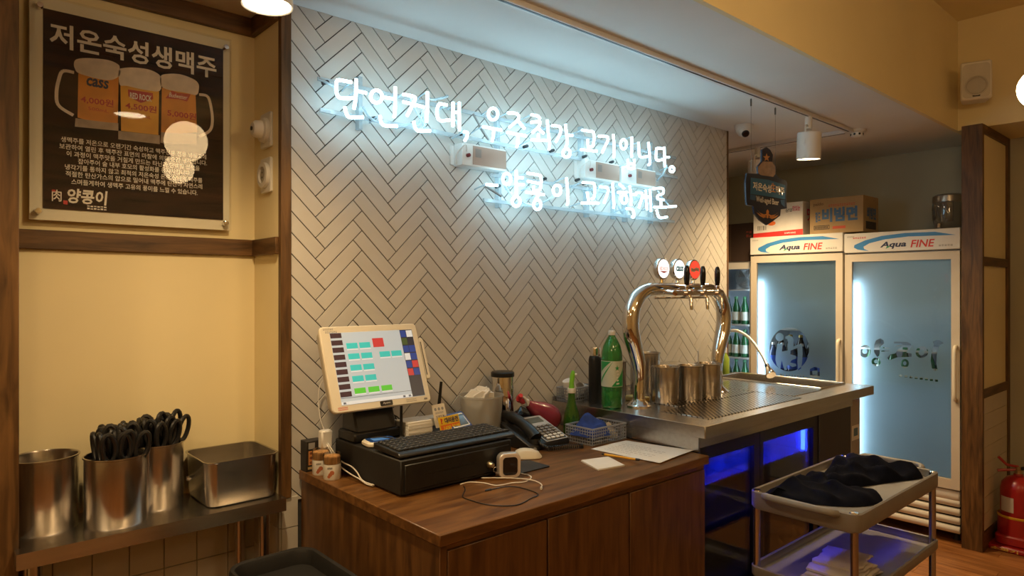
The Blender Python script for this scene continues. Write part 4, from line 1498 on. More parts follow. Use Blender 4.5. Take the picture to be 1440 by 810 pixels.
# dark panels right of the cooler
t = thing('side_cabinet', 'charcoal panel cabinet between blue cooler and sink end', 'cabinet', (3.35, 1.75, 0))
char_m = M('charcoal_panel', (.030, .026, .024), .4)
mk('body', G().box(3.170, 3.525, BY0 + .055, 2.10, 0, .79), char_m, t)
mk('front_panel', G().box(3.170, 3.525, BY0 + .035, BY0 + .053, 0, BZ - .046), char_m, t, bev=.002)
t = thing('end_cabinet', 'narrow pale grey side panel with a sticker at the sink end', 'panel', (3.60, 1.7, 0))
mk('panel', G().box(3.529, 3.640, BY0 + .035, 2.10, 0, BZ - .21), M('pale_panel', (.34, .31, .28), .5), t, bev=.002)
mk('panel_top', G().box(3.529, 3.640, BY0 + .035, SKY0 - .006, BZ - .209, BZ - .046), M('pale_panel2', (.34, .31, .28), .5), t, bev=.002)
o = Vector((3.529, BY0 + .035, 0))
S, T = Vector((1, 0, 0)), Vector((0, 0, 1))
stk = flat('sticker', [(.010, .735), (.100, .735), (.100, .810), (.010, .810)], o, S, T, white_p, t, 0, .0006)
flat('sticker_print', [(.030, .755), (.080, .755), (.080, .795), (.030, .795)], o, S, T, M('sticker_blue', (.10, .20, .30), .5), stk, .0006, .0009)

# ---- beer tower
YTW = 1.790
t = thing('beer_tower', 'polished chrome beer tower bridge with three taps and round lit badges', 'beer tower', (2.63, YTW, BZ))
XL, XR = 2.322, 2.938
mid = (XL + XR) / 2


def col_pts(s):
    q = lambda dx, z: (mid + s * dx, YTW, z)
    h = (XR - XL) / 2
    return [q(h, 1.000), q(h, 1.060), q(h - .004, 1.120), q(h + .004, 1.180), q(h + .026, 1.240), q(h + .050, 1.300), q(h + .059, 1.360), q(h + .046, 1.420), q(h + .006, 1.470), q(h - .060, 1.496), q(h - .130, 1.502)]


L_ = smooth_path(col_pts(-1), 5)
R_ = smooth_path(col_pts(1), 5)[::-1]


def rad(p):
    if p.z < 1.10:
        return .0255
    if p.z < 1.30:
        return .0255 + .0115 * (p.z - 1.10) / .20
    if p.z < 1.45:
        return .037 - .002 * (p.z - 1.30) / .15
    return max(.027, .035 - .15 * max(0, p.z - 1.462))


allp = L_ + R_
mk('bridge', G().tube(allp, [rad(p) for p in allp], 24), chrome, t)
for x in (XL, XR):
    mk('foot_flange', G().lathe([(.056, 0), (.056, .006), (.044, .013), (.040, .020), (.032, .024), (.027, .034)], (x, YTW, BZ), 32), chrome, t)
YB = 1.700
mk('tap_bar', G().tube([(2.455, YB, 1.484), (2.815, YB, 1.484)], .0125, 16), chrome, t)
for x in (2.47, 2.60, 2.735):
    mk('bar_link', G().tube([(x, YTW - .020, 1.492), (x, YB, 1.484)], .010, 12), chrome, t)
mk('bar_cap', G().lathe([(.0145, 0), (.0145, .014), (.010, .018)], (2.812, YB, 1.484), 16, ax=(1, 0, 0)), chrome, t)
mk('cooling_pipe', G().tube([(2.41, YTW - .012, 1.462), (2.83, YTW - .012, 1.462)], .0055, 8), chrome, t)
badge_white = emit('badge_white', (1, .97, .93), 1.1)
badge_red = emit('badge_red', (.80, .06, .03), 1.0)
badge_cyan = M('badge_cyan', (.02, .33, .48), .4)
for k, x in enumerate((2.482, 2.602, 2.726)):
    mk('badge_stem', G().lathe([(.012, 0), (.008, .010), (.007, .035)], (x, YTW, 1.522), 12), M('gold', (.62, .42, .18), .25, 1.0) if k == 0 else chrome, t)
    bd = mk('badge', G().lathe([(.0001, 0), (.045, 0), (.0475, .004), (.0475, .022), (.044, .025), (.041, .0245), (.0001, .0245)], (x, YTW + .012, 1.592), 40, ax=(0, -1, 0), cap=False), chrome, t)
    o = Vector((x, YTW - .0125, 1.592))
    S, T = Vector((1, 0, 0)), Vector((0, 0, 1))
    fc = flat('badge_face', circ(0, 0, .0415, n=36), o, S, T, badge_red if k == 2 else badge_white, bd, -.0005, .0008)
    if k == 0:
        lettering('RED ROCK', o, S, T, (-.032, .032, -.008, .008), red, bd, .0014, .02)
        flat('badge_mark', [(-.032, -.011), (.032, -.011), (.004, -.019), (-.004, -.019)], o, S, T, red, bd, .0008, .0012)
    elif k == 1:
        lettering('cass', o, S, T, (-.028, .028, -.010, .014), badge_cyan, bd, .0014, .04, .1)
    else:
        flat('badge_mark', [(-.034, .010), (-.008, .004), (.006, .012), (.034, .006), (.032, -.010), (.008, -.004), (-.006, -.012), (-.034, -.008)], o, S, T, white_pr, bd, .0008, .0012)
        lettering('Budweiser', o, S, T, (-.027, .027, -.005, .006), red, bd, .0017, 0, .25)
for k, x in enumerate((2.537, 2.664, 2.784)):
    tp = mk('tap', G().lathe([(.017, -.018), (.018, -.012), (.018, .012), (.017, .018)], (x, YB - .004, 1.484), 20, ax=(1, 0, 0)).lathe([(.011, .010), (.009, .022), (.012, .028), (.008, .036)], (x, YB - .004, 1.484), 16), chrome, t)
    mk('handle', G().lathe([(.0065, .030), (.010, .038), (.0125, .060), (.0130, .085), (.0115, .108), (.007, .120), (.0001, .1225)], (x, YB - .004, 1.484), 20), black_g, tp)
    mk('spout', G().tube([(x, YB - .010, 1.478), (x, YB - .026, 1.460), (x - .004, YB - .030, 1.410)], [.0095, .0085, .0065], 12).tube([(x + .018, YB - .006, 1.475), (x + .020, YB - .016, 1.450), (x + .020, YB - .018, 1.412)], [.006, .0055, .005], 10), chrome, tp)

# ---- steel cups and containers on the bar
canister(2.482, 1.768, BZ + .003, .0585, .158, 'broad steel cup below the beer taps, left of three', 'steel cups under the beer tower', 'steel_cup', 'cup')
canister(2.604, 1.722, BZ + .003, .0535, .158, 'broad steel cup below the beer taps, middle of three', 'steel cups under the beer tower', 'steel_cup', 'cup')
canister(2.738, 1.716, BZ + .003, .0585, .158, 'broad steel cup with a straw below the beer taps, right of three', 'steel cups under the beer tower', 'steel_cup', 'cup')
mk('drinking_straw', G().tube([(2.735, 1.755, BZ + .010), (2.728, 1.762, BZ + .215)], .0035, 10), white_p, label='white straw standing in the right steel cup', cat='straw')
canister(2.630, 1.992, BZ, .070, .198, 'tall steel bucket behind the left leg of the beer tower', None, 'steel_bucket', 'bucket')
canister(2.455, 2.030, BZ, .050, .165, 'dark steel cup half hidden behind the lemonade bottle', None, 'steel_cup', 'cup')
t = thing('steel_box', 'low rectangular steel container behind the steel cups', 'container', (2.92, 2.03, BZ))
mk('container', G().box(2.835, 3.005, 1.955, 2.105, BZ, BZ + .112), steel, t, bev=.008)
mk('lid', G().box(2.828, 3.012, 1.948, 2.112, BZ + .112, BZ + .120), steel, t, bev=.003)
mk('scrub_sponge', G().box(2.40, 2.455, 1.83, 1.93, BZ, BZ + .022), M('tan_sponge', (.62, .42, .14), .9, bump=.5, bscale=200), label='flat tan sponge behind the left foot of the beer tower', cat='sponge', bev=.004)
t = thing('detergent_bottle', 'lime green detergent bottle by the faucet', 'bottle', (3.545, 2.108, BZ))
mk('bottle', G().lathe([(.0001, 0), (.024, 0), (.026, .006), (.026, .095), (.012, .120), (.011, .132)], (3.545, 2.110, BZ), 20), M('lime_bottle', (.35, .50, .06), .3), t)
mk('cap', G().lathe([(.013, .130), (.013, .155), (.006, .162)], (3.545, 2.110, BZ), 16), white_p, t)

# ---- faucet
pth = smooth_path([(3.492, 2.112, BZ), (3.492, 2.112, BZ + .10), (3.494, 2.108, BZ + .20), (3.515, 2.075, BZ + .252), (3.525, 2.02, BZ + .262), (3.510, 1.935, BZ + .225), (3.468, 1.845, BZ + .150), (3.425, 1.785, BZ + .085)], 5)
t = thing('sink_faucet', 'flexible gooseneck sink faucet with a spray head', 'faucet', (3.492, 2.112, BZ))
mk('base', G().lathe([(.024, 0), (.024, .010), (.014, .020), (.013, .050)], (3.492, 2.112, BZ), 20), chrome, t)
mk('hose', G().tube(pth, .0085, 14), M('hose_steel', (.55, .53, .5), .3, 1.0, bump=.6, bscale=400), t)
a = pth[-1]
d = (pth[-1] - pth[-3]).normalized()
mk('collar', G().tube([a - d * .012, a + d * .008], .0125, 14), black, t)
mk('spray_head', G().tube([a + d * .006, a + d * .022, a + d * .052, a + d * .060], [.013, .017, .027, .025], 20), chrome, t)

# ---- black flask, lemonade bottle
cx, cy = 2.254, 1.978
t = thing('black_flask', 'slim matt black flask with a steel cap beside the green soda bottle', 'flask', (cx, cy, BZ))
mk('body', G().lathe([(.0001, 0), (.0275, 0), (.0295, .004), (.0295, .190), (.026, .204), (.022, .208)], (cx, cy, BZ), 32), M('matt_black', (.010, .010, .011), .4), t)
mk('cap', G().lathe([(.0225, .206), (.023, .210), (.023, .240), (.021, .245), (.0001, .245)], (cx, cy, BZ), 32), chrome, t)
cx, cy = 2.212, 1.848
pet = M('green_pet', (.05, .40, .09), .08, var=.08, coat=.5)
pet.node_tree.nodes['Principled BSDF'].inputs['Transmission Weight'].default_value = .55
t = thing('soda_bottle', 'large green plastic soda bottle with a white and green label', 'bottle', (cx, cy, BZ))
bp = []
mk('bottle', G().lathe([(.0001, .004), (.030, 0), (.041, .004), (.0445, .018), (.044, .060), (.0432, .066), (.0432, .082), (.044, .086), (.044, .218), (.043, .235), (.037, .262), (.024, .288), (.0145, .302), (.0135, .312)], (cx, cy, BZ), 36), pet, t)
mk('cap', G().lathe([(.0155, 0), (.016, .003), (.016, .016), (.014, .019), (.0001, .019)], (cx, cy, BZ + .307), 24), white_p, t)
rl = .0450
lb = mk('label_sleeve', G().lathe([(rl - .0006, .092), (rl, .092), (rl, .200), (rl - .0006, .200)], (cx, cy, BZ), 48, cap=False), M('label_white', (.62, .68, .58), .4), t)
lg = M('label_green', (.02, .34, .10), .4)
view = math.atan2(-cy, -cx)


def wrap(pts, mat, name, dr=.0005):
    """flat print wrapped on the label: pts (angle from the viewer's side, height)"""
    g = G()
    n = 14
    (a0, a1) = pts
    rows = []
    for k in range(n + 1):
        f_ = k / n
        lo_ = a0[0] + (a1[0] - a0[0]) * f_
        z0 = a0[1] + (a1[1] - a0[1]) * f_
        z1 = a0[2] + (a1[2] - a0[2]) * f_
        th = view + lo_
        rows.append([(cx + (rl + dr) * math.cos(th), cy + (rl + dr) * math.sin(th), BZ + z) for z in (z0, z1)])
    g.grid(rows)
    return mk(name, g, mat, lb)


wrap(((-1.3, .150, .198), (-.1, .197, .198)), lg, 'printed_band')
wrap(((-1.3, .100, .118), (.1, .198, .1985)), lg, 'printed_band')
wrap(((.0, .094, .096), (1.4, .094, .170)), lg, 'printed_band')
Sg = Vector((-math.sin(view), math.cos(view), 0))
lettering('★', Vector((cx, cy, BZ)), Sg, Vector((0, 0, 1)), (.012, .032, .160, .184), lg, lb, 0, curve=lambda s: math.sqrt(max(0, rl * rl - s * s)) + .0012)
for k in range(5):
    wrap(((.42 + .05 * (k % 2), .102 + .013 * k, .109 + .013 * k), (.72 - .06 * (k % 3), .104 + .013 * k, .110 + .013 * k)), white_pr, 'printed_stroke', .0010)

# ---- clear basket with cups on the bar's left end
basket('plastic_basket', 'clear lattice basket with paper cups on the back corner of the bar', 2.170, 2.350, 2.050, 2.132, BZ, .062, bk, 14, 6, 4)
for k, (x, y, z, rx, lab) in enumerate(((2.215, 2.092, BZ + .048, .35, 'white paper cup leaning in the clear basket on the bar'), (2.300, 2.092, BZ + .037, 1.3, 'white paper cup lying on its side in the clear basket'))):
    ax = Vector((-math.sin(rx), 0, math.cos(rx)))
    mk('paper_cup', G().lathe([(.034, -.035), (.030, .0), (.026, .046), (.0001, .046)] if k == 0 else [(.026, -.035), (.032, .03), (.0335, .032), (.031, .03), (.025, -.033), (.0001, -.033)], (x, y, z), 28, ax=ax, cap=False), paper, label=lab, cat='cup', group='paper cups in the clear basket')
mk('black_lids', G().lathe([(.030, 0), (.033, .006), (.033, .020), (.028, .024), (.001, .024)], (2.262, 2.09, BZ + .003), 24), black, label='small black lid at the bottom of the cup basket', cat='lid').name = 'cup_lid'
# ================================================================ NEON SIGN ON THE TILED WALL
neon_m = emit('neon_tube', (.50, .84, 1.0), NEON_E)
dead_m = milky('neon_return_glass', (.80, .90, .95), .55, .4)
NY = YW - .115
NZ = {'A': (460, 90, 6.232), 'B': (660, 130, 6.75), 'C': (800, 160, 6.75), 'D': (670, 220, 8.1), 'E': (800, 230, 9.0)}


def npt(k, x, y, Y=NY):
    o = NZ[k]
    return at(o[0] + x / o[2], o[1] + y / o[2], Y=Y)


LINE1 = [
    ('A', [[(215, 160), (85, 135), (78, 200), (85, 270), (110, 300), (235, 300)], [(255, 130), (252, 300), (235, 395)], [(258, 235), (345, 255)], [(155, 375), (165, 430), (190, 470), (315, 468)]], []),
    ('A', [[(485, 290), (580, 305)], [(597, 200), (595, 380), (588, 470)], [(463, 450), (470, 510), (495, 540), (615, 545)]], [(432, 285, 50, 55)]),
    ('A', [[(665, 265), (770, 285), (775, 310), (700, 455)], [(665, 330), (850, 378)], [(878, 245), (880, 400), (870, 510)], [(757, 500), (770, 560), (795, 590), (905, 585)]], []),
    ('A', [[(1050, 360), (980, 345), (962, 400), (965, 470), (990, 500), (1075, 490)], [(1103, 335), (1103, 550)], [(1158, 335), (1160, 585)], [(1110, 425), (1150, 425)]], []),
    ('A', [[(1200, 595), (1235, 600), (1225, 640), (1205, 675)]], []),
    ('B', [[(130, 325), (305, 358)], [(232, 350), (228, 420), (215, 465)]], [(225, 205, 45, 56)]),
    ('B', [[(365, 195), (440, 195), (472, 220), (465, 260), (380, 330)], [(468, 275), (525, 345)], [(360, 380), (540, 412)], [(462, 400), (460, 480), (450, 520)]], []),
    ('B', [[(590, 212), (650, 222), (672, 250)], [(585, 285), (675, 272), (665, 320), (598, 382)], [(652, 340), (705, 388)], [(655, 392), (655, 440)], [(590, 450), (735, 455)], [(740, 260), (750, 400), (765, 480), (755, 545)]], []),
    ('B', [[(785, 315), (850, 318), (875, 345), (860, 400), (820, 470)], [(912, 300), (925, 420), (930, 490), (915, 515)], [(925, 405), (980, 408)]], [(922, 575, 35, 40)]),
    ('C', [[(125, 155), (235, 170), (240, 230), (230, 310), (208, 310)], [(178, 240), (185, 335)], [(115, 340), (265, 355)]], []),
    ('C', [[(285, 212), (365, 215), (375, 245), (315, 370)], [(420, 195), (430, 300), (425, 420)]], []),
    ('C', [[(597, 220), (595, 415)], [(560, 430), (560, 520), (620, 520), (620, 430)], [(565, 475), (615, 475)]], [(518, 290, 28, 45)]),
    ('C', [[(660, 270), (668, 400), (690, 415), (745, 405)], [(755, 270), (768, 400), (770, 480), (752, 485)]], []),
    ('C', [[(885, 330), (830, 325), (825, 430), (845, 445), (905, 432)], [(905, 315), (910, 505)], [(915, 412), (950, 412)]], []),
    ('C', [], [(978, 527, 20, 26)]),
]
LINE2 = [
    ('D', [[(115, 320), (240, 330)]], []),
    ('D', [[(452, 160), (455, 450)], [(470, 240), (530, 243)], [(470, 320), (540, 322)]], [(345, 255, 45, 62), (452, 512, 45, 56)]),
    ('D', [[(580, 190), (735, 215), (740, 290), (725, 385), (690, 385)], [(585, 283), (735, 310)], [(650, 335), (655, 400)], [(565, 405), (770, 435)], [(705, 445), (672, 492)]], [(693, 550, 42, 55)]),
    ('D', [[(1025, 240), (1040, 400), (1045, 530), (1027, 550)]], [(918, 385, 45, 58)]),
    ('E', [[(175, 240), (320, 245), (330, 330), (320, 430), (290, 450)], [(230, 355), (250, 480)], [(160, 500), (375, 502)]], []),
    ('E', [[(395, 295), (490, 300), (500, 350), (445, 500)], [(555, 245), (560, 400), (570, 520), (565, 565)]], []),
    ('E', [[(640, 258), (700, 315)], [(620, 365), (735, 362)], [(770, 280), (785, 400), (785, 535)], [(792, 390), (850, 392)], [(730, 570), (805, 575), (828, 640), (820, 685), (797, 672)]], [(700, 450, 35, 55)]),
    ('E', [[(850, 370), (930, 370), (930, 420), (885, 560)], [(970, 335), (990, 590)], [(1025, 325), (1038, 610)], [(935, 432), (975, 432)], [(985, 420), (1025, 420)]], []),
    ('E', [[(1065, 320), (1180, 308), (1200, 330), (1195, 380), (1120, 405), (1120, 450), (1200, 460)], [(1165, 478), (1165, 540)], [(1080, 552), (1240, 552)], [(1110, 585), (1130, 670), (1160, 690), (1240, 675)]], []),
    ('E', [[(1262, 546), (1355, 540)]], []),
]
acr = milky('acrylic_rail', (.86, .92, .95), .55, .5)


def neon_line(label, letters, rails, posts):
    c = npt(letters[0][0], *( (letters[0][1][0][0]) ))
    t = thing('neon_sign', label, 'neon sign', (c.x, NY, c.z))
    for k, strokes, rings in letters:
        g = G()
        ends = []
        for s in strokes:
            P = [npt(k, *p) for p in s]
            Q = []
            for i, p in enumerate(P):                     # bends rounded a little, the straights kept
                if 0 < i < len(P) - 1:
                    a, b = P[i - 1], P[i + 1]
                    Q += [p + (a - p).normalized() * min(.012, (a - p).length * .35), p + ((a - p).normalized() + (b - p).normalized()) * .002, p + (b - p).normalized() * min(.012, (b - p).length * .35)]
                else:
                    Q.append(p)
            g.tube(Q, .0056, 10)
            ends += [P[0], P[-1]]
        for (x, y, rx, ry) in rings:
            g.tube([npt(k, x + rx * math.cos(a), y + ry * math.sin(a)) for a in [2 * PI * j / 20 for j in range(20)]], .0056, 10, True)
            ends.append(npt(k, x, y - ry))
        L = mk('neon_letter', g, neon_m, t, ang=60)
        for e in ends[::4]:
            back = G().tube([e + Vector((0, .006, 0)), e + Vector((.003, .050, -.004)), e + Vector((.006, .082, -.010))], .003, 6)
            mk('tube_support', back, dead_m, L)
    for (p, q) in rails:
        a, b = at(*p, Y=YW - .03), at(*q, Y=YW - .03)
        z = (a.z + b.z) / 2
        mk('rail', G().box(a.x, b.x, YW - .034, YW - .026, z - .007, z + .007), acr, t)
    for (u, v0, v1) in posts:
        a, b = at(u, v0, Y=YW - .02), at(u, v1, Y=YW - .02)
        mk('bracket', G().box(a.x - .007, a.x + .007, YW - .026, YW - .0005, b.z, a.z), acr, t)
    return t


n1 = neon_line('upper line of white neon handwriting on the herringbone wall', LINE1,
               [((447, 111), (950, 222)), ((450, 154), (952, 250))], [(506, 108, 182), (700, 152, 216), (818, 178, 238), (915, 200, 262)])
n2 = neon_line('lower shorter line of white neon handwriting on the herringbone wall', LINE2,
               [((690, 242), (945, 286)), ((680, 281), (948, 312))], [(702, 238, 292), (826, 262, 305), (864, 266, 308), (880, 268, 312), (916, 272, 314)])
# jumper wires and ends of the tubes
for pts in ([(447, 111), (455, 114), (470, 122)], [(510, 150), (520, 165), (527, 170)], [(556, 180), (575, 175), (590, 172), (596, 150), (597, 182)], [(630, 135), (612, 140), (602, 138)], [(640, 168), (652, 188), (655, 195)], [(575, 132), (585, 155), (596, 175), (590, 183)]):
    P = [at(u, v, Y=NY + .030) for u, v in pts]
    mk('electrode_tube', G().tube(smooth_path(P, 5), .0045, 8), dead_m, n1)
for pts in ([(710, 262), (716, 270), (722, 277)], [(735, 285), (755, 288), (775, 278), (782, 272)], [(938, 232), (932, 245), (924, 254)], [(838, 280), (842, 262), (848, 258)], [(875, 300), (870, 290), (872, 270)], [(942, 290), (930, 276), (925, 268)]):
    P = [at(u, v, Y=NY + .030) for u, v in pts]
    mk('electrode_tube', G().tube(smooth_path(P, 5), .0045, 8), dead_m, n2)
for (p, q) in (((665, 160), (687, 197)), ((683, 262), (705, 276))):
    a, b = at(*p, Y=NY + .045), at(*q, Y=NY + .035)
    mk('hanger_strip', G().tube([a, b], .005, 6), grey_p, n1 if p[0] == 665 else n2)
for (u, v) in ((457, 116), (524, 167), (650, 188), (739, 206), (776, 212), (822, 220), (860, 228), (700, 262), (765, 252), (812, 253), (822, 258)):
    p = at(u, v, Y=YW - .045)
    mk('end_cap', G().lathe([(.006, -.012), (.007, -.010), (.007, .010), (.004, .014)], p, 10, ax=(.8, -.2, .3)), black, n1 if v < 235 else n2)

# transformers
tr_face = M('transformer_label', (.42, .28, .21), .55, var=.03)
for k, (u0, u1, v0, v1, f0, lab) in enumerate(((650, 712, 205, 237, 665, 'neon transformer box left, under the comma of the upper line'), (823, 871, 228, 253, 838, 'neon transformer box in the middle, between both neon lines'), (874, 922, 236, 261, 895, 'neon transformer box on the right, under the end of the upper line'))):
    yb = YW - .058
    a = at(u0, v0, Y=yb)
    b = at(u1, (v0 + v1) / 2, Y=yb)
    m_ = at((u0 + u1) / 2, (v0 + v1) / 2, Y=yb)
    h = .088
    x0, x1 = a.x, b.x
    z0, z1 = m_.z - h / 2, m_.z + h / 2
    t = thing('neon_transformer', lab, 'transformer', ((x0 + x1) / 2, YW - .03, z0), group='transformers of the neon sign')
    mk('case', G().box(x0, x1, yb, YW - .0006, z0, z1), white_p, t, bev=.002)
    xf = at(f0, (v0 + v1) / 2, Y=yb).x
    lb_ = mk('rating_label', G().box(xf, x1 - .002, yb - .0012, yb, z0 + .008, z1 - .006), tr_face, t)
    fl_ = mk('label_square', G().box(xf + .012, xf + .042, yb - .0016, yb - .0011, z1 - .050, z1 - .016), M('label_grey', (.27, .22, .19), .6), lb_)
    mk('knob', G().lathe([(.0075, 0), (.0075, .012), (.005, .014)], ((x0 + xf) / 2, yb, (z0 + z1) / 2 - .004), 16, ax=(0, -1, 0)), M('dark_red', (.16, .02, .025), .4), t)
    mk('flange', G().box(x0 - .018, x0 - .0005, YW - .006, YW - .0006, z0 + .006, z1 - .006), white_p, t)
    mk('lead', G().tube(smooth_path([((x0 + xf) / 2 - .006, yb - .002, (z0 + z1) / 2 + .010), ((x0 + xf) / 2 - .020, yb - .012, z1 - .01), (x0 - .012, yb + .02, (z0 + z1) / 2), (x0 - .004, yb + .03, z0 + .006)], 5), .0022, 6), wc, t)
# ================================================================ CEILING: track, spots, globes
globe_m = emit('lit_opal_globe', (1.0, .68, .34), GLOBE_E)
bulb_m = emit('lit_spot_lens', (1.0, .80, .50), 22.0)
white_metal = M('white_enamel', (.74, .72, .69), .4, var=.02)


def globe(x, y, z, r, label):
    t = thing('pendant_lamp', label, 'lamp', (x, y, z - r), group='opal globe pendants of the dining room')
    mk('globe', G().lathe([(r * math.sin(PI * k / 14) if 0 < k < 14 else 0.0001, -r * math.cos(PI * k / 14)) for k in range(15)], (x, y, z), 24), globe_m, t)
    mk('cap', G().lathe([(.001, .035), (.028, .03), (.032, 0), (.03, -.012)], (x, y, z + r), 16), dark_steel, t)
    mk('cord', G().tube([(x, y, z + r + .03), (x, y, ZH)], .003, 6), black, t)


globe(1.27, .20, 2.42, .125, 'opal globe pendant mirrored largest in the beer poster')
globe(1.73, -1.63, 2.55, .125, 'opal globe pendant mirrored smaller in the beer poster')
globe(2.38, .424, 2.07, .058, 'glowing globe pendant at the right edge beside the wall loudspeaker')
globe(-.40, .0, 2.40, .125, 'unseen globe pendant added overhead on the left to light the alcove')  # added lamp outside the view, brightens the alcove from the front


def track(name, label, g, slot, group):
    t = thing(name, label, 'track', g.bounds(), group=group)
    mk('rail', g, white_metal, t, bev=.001)
    mk('slot', slot, black, t)
    return t


YT, XTK = 1.64, 4.13
track('lighting_track', 'long white lighting track with a dark slot running along the bar ceiling', G().box(-1.2, XTK + .02, YT - .017, YT + .017, ZC - .02, ZC), G().box(-1.2, XTK - .03, YT - .009, YT - .001, ZC - .0215, ZC - .006), 'ceiling tracks')
track('lighting_track', 'short white lighting track branching off towards the fridges', G().box(XTK - .017, XTK + .017, YT + .02, 3.2, ZC - .02, ZC), G().box(XTK + .002, XTK + .009, YT + .03, 3.2, ZC - .0215, ZC - .006), 'ceiling tracks')


def spot(x, y, label, ang=0, tilt=(0, 0), gain=1.0):
    zb = 2.198
    t = thing('track_spotlight', label, 'spotlight', (x, y, zb), group='white cylinder spotlights on the tracks')
    r = .0605
    mk('adapter', G().lathe([(.017, 0), (.019, .004), (.019, .062), (.017, .066)], (x, y, ZC - .02 - .066), 16), white_metal, t)
    q = Euler((R(tilt[0]), R(tilt[1]), 0)).to_matrix()
    body = G().lathe([(r - .004, .006), (r - .004, .002), (r, 0), (r + .0005, .003), (r, .138), (r - .004, .143), (.02, .145), (.0001, .145)], (0, 0, 0), 32, cap=False)
    body.v = [tuple(Vector((x, y, zb)) + q @ Vector(p)) for p in body.v]
    mk('housing', body, white_metal, t)
    lens = G().lathe([(.0001, .004), (r - .004, .006)], (0, 0, 0), 32, cap=False)
    lens.v = [tuple(Vector((x, y, zb)) + q @ Vector(p)) for p in lens.v]
    mk('lens', lens, bulb_m, t)
    S = Vector((math.cos(ang), math.sin(ang), 0))
    br = G()
    for s in (-1, 1):
        b0 = Vector((x, y, zb + .075)) + S * s * (r + .003)
        b1 = Vector((x, y, zb + .160)) + S * s * (r + .003)
        b2 = Vector((x, y, zb + .175)) + S * s * .018
        br.tube(smooth_path([b0, (b0 + b1) / 2, b1, (b1 + b2) / 2 + Vector((0, 0, .008)), b2], 3), .0055, 8)
        br.lathe([(.011, -.003), (.011, .003)], b0, 12, ax=S)
    br.tube([Vector((x, y, zb + .175)) - S * .018, Vector((x, y, zb + .175)) + S * .018], .007, 8)
    mk('bracket', br, white_metal, t)
    ld = bpy.data.lights.new('spot_light', 'SPOT')
    ld.energy = SPOT_W * gain
    ld.color = WARM
    ld.spot_size = R(150)
    ld.spot_blend = 1.0
    ld.shadow_soft_size = .045
    lo = bpy.data.objects.new('spot_light', ld)
    COL.objects.link(lo)
    lo.location = Vector((x, y, zb)) + q @ Vector((0, 0, -.006))
    lo.rotation_euler = (R(tilt[0]), R(tilt[1]), 0)
    lo.parent = t
    lo.matrix_parent_inverse = pmat(t).inverted()
    return t


spot(.652, YT, 'lit white cylinder spotlight above the alcove with the beer poster', .6)
spot(3.592, YT, 'lit white cylinder spotlight right of the hanging beer sign', .2, (4, -4), 1.5)
spot(XTK, 2.22, 'white cylinder spotlight half hidden behind the hanging beer sign', .2, (0, 0), 1.7)
spot(-.55, YT, 'white cylinder spotlight on the track left of the alcove', .4)

# the dome camera, smoke detector and ceiling disc
c = at(1046, 176, Z=ZC)
t = thing('security_camera', 'small white dome camera on the bar ceiling', 'camera', (c.x, c.y, ZC - .075))
mk('base', G().lathe([(.052, 0), (.052, -.018), (.046, -.03)], (c.x, c.y, ZC), 28), white_metal, t)
mk('dome', G().lathe([(.001, -.046)] + [(.044 * math.cos(R(a)), -.012 - .034 * math.sin(R(a)) * 1.3) for a in range(80, -1, -10)], (c.x, c.y, ZC - .012), 28), white_metal, t)
ax = Vector((-.55, -.62, -.55)).normalized()
mk('lens', G().lathe([(.0001, .006), (.016, .006), (.021, .0), (.021, -.012)], Vector((c.x, c.y, ZC - .036)) + ax * .038, 24, ax=ax), black_g, t)
c = at(1205, 183, Z=ZC)
t = thing('smoke_detector', 'white smoke detector with dark slots near the track end', 'detector', (c.x, c.y, ZC - .05))
mk('base', G().lathe([(.052, 0), (.052, -.010), (.046, -.016)], (c.x, c.y, ZC), 28), white_metal, t)
mk('sensor_head', G().lathe([(.036, -.016), (.034, -.036), (.022, -.044), (.001, -.045)], (c.x, c.y, ZC), 28), white_metal, t)
for k in range(8):
    a = 2 * PI * k / 8
    mk('slot', G().lathe([(.0065, 0), (.0065, .002)], (c.x + .0345 * math.cos(a), c.y + .0345 * math.sin(a), ZC - .028), 8, ax=(math.cos(a), math.sin(a), 0)), black, t)
c = at(1108, 205, Z=ZC)
mk('ceiling_vent', G().lathe([(.13, 0), (.13, -.006), (.118, -.012), (.112, -.008), (.001, -.010)], (c.x, c.y, ZC), 40), white_metal, label='round flat white vent cover on the bar ceiling', cat='vent')

# loudspeaker on the drop
p = at(1360, 128, X=4.64)
t = thing('wall_loudspeaker', 'white box loudspeaker mounted high on the yellow wall', 'loudspeaker', (4.5, p.y, p.z - .11))
sp = G().prism([(-.075, -.05), (.075, -.05), (.06, .065), (-.06, .065)], (4.49, 1.10, p.z - .105), Vector((.32, -.947, 0)), Vector((.947, .32, 0)), 0, .215)
mk('cabinet', sp, white_p, t, bev=.008)
fo = Vector((4.49, 1.10, p.z)) - Vector((.947, .32, 0)) * .0505
S_, T_ = Vector((.32, -.947, 0)), Vector((0, 0, 1))
mk('grille', G().prism(rrect(.128, .188, .02), fo, S_, T_, 0, .004), M('speaker_grille', (.62, .60, .56), .6, bump=.5, bscale=700), t)
mk('woofer_ring', G().lathe([(.052, 0), (.055, .003), (.047, .004), (.045, .001)], fo - Vector((.947, .32, 0)) * .003 - Vector((0, 0, .03)), 28, ax=(-.947, -.32, 0)), M('speaker_ring', (.5, .48, .45), .5), t)
flat('badge', rrect(.036, .010, .003), fo - Vector((.947, .32, 0)) * .004 - Vector((0, 0, .085)), S_, T_, black, t, 0, .002)
mk('wall_bracket', G().box(4.555, 4.66, 1.135, 1.165, p.z - .03, p.z + .03), dark_steel, t, bev=.004)
# ================================================================ HANGING SIGN
SY = 1.655
So, Ss, St = Vector((0, SY, 0)), Vector((1, 0, 0)), Vector((0, 0, 1))


def hz(zx, zy):
    p = at(1010 + zx / 4.264, 190 + zy / 4.264, Y=SY)
    return (p.x, p.z)


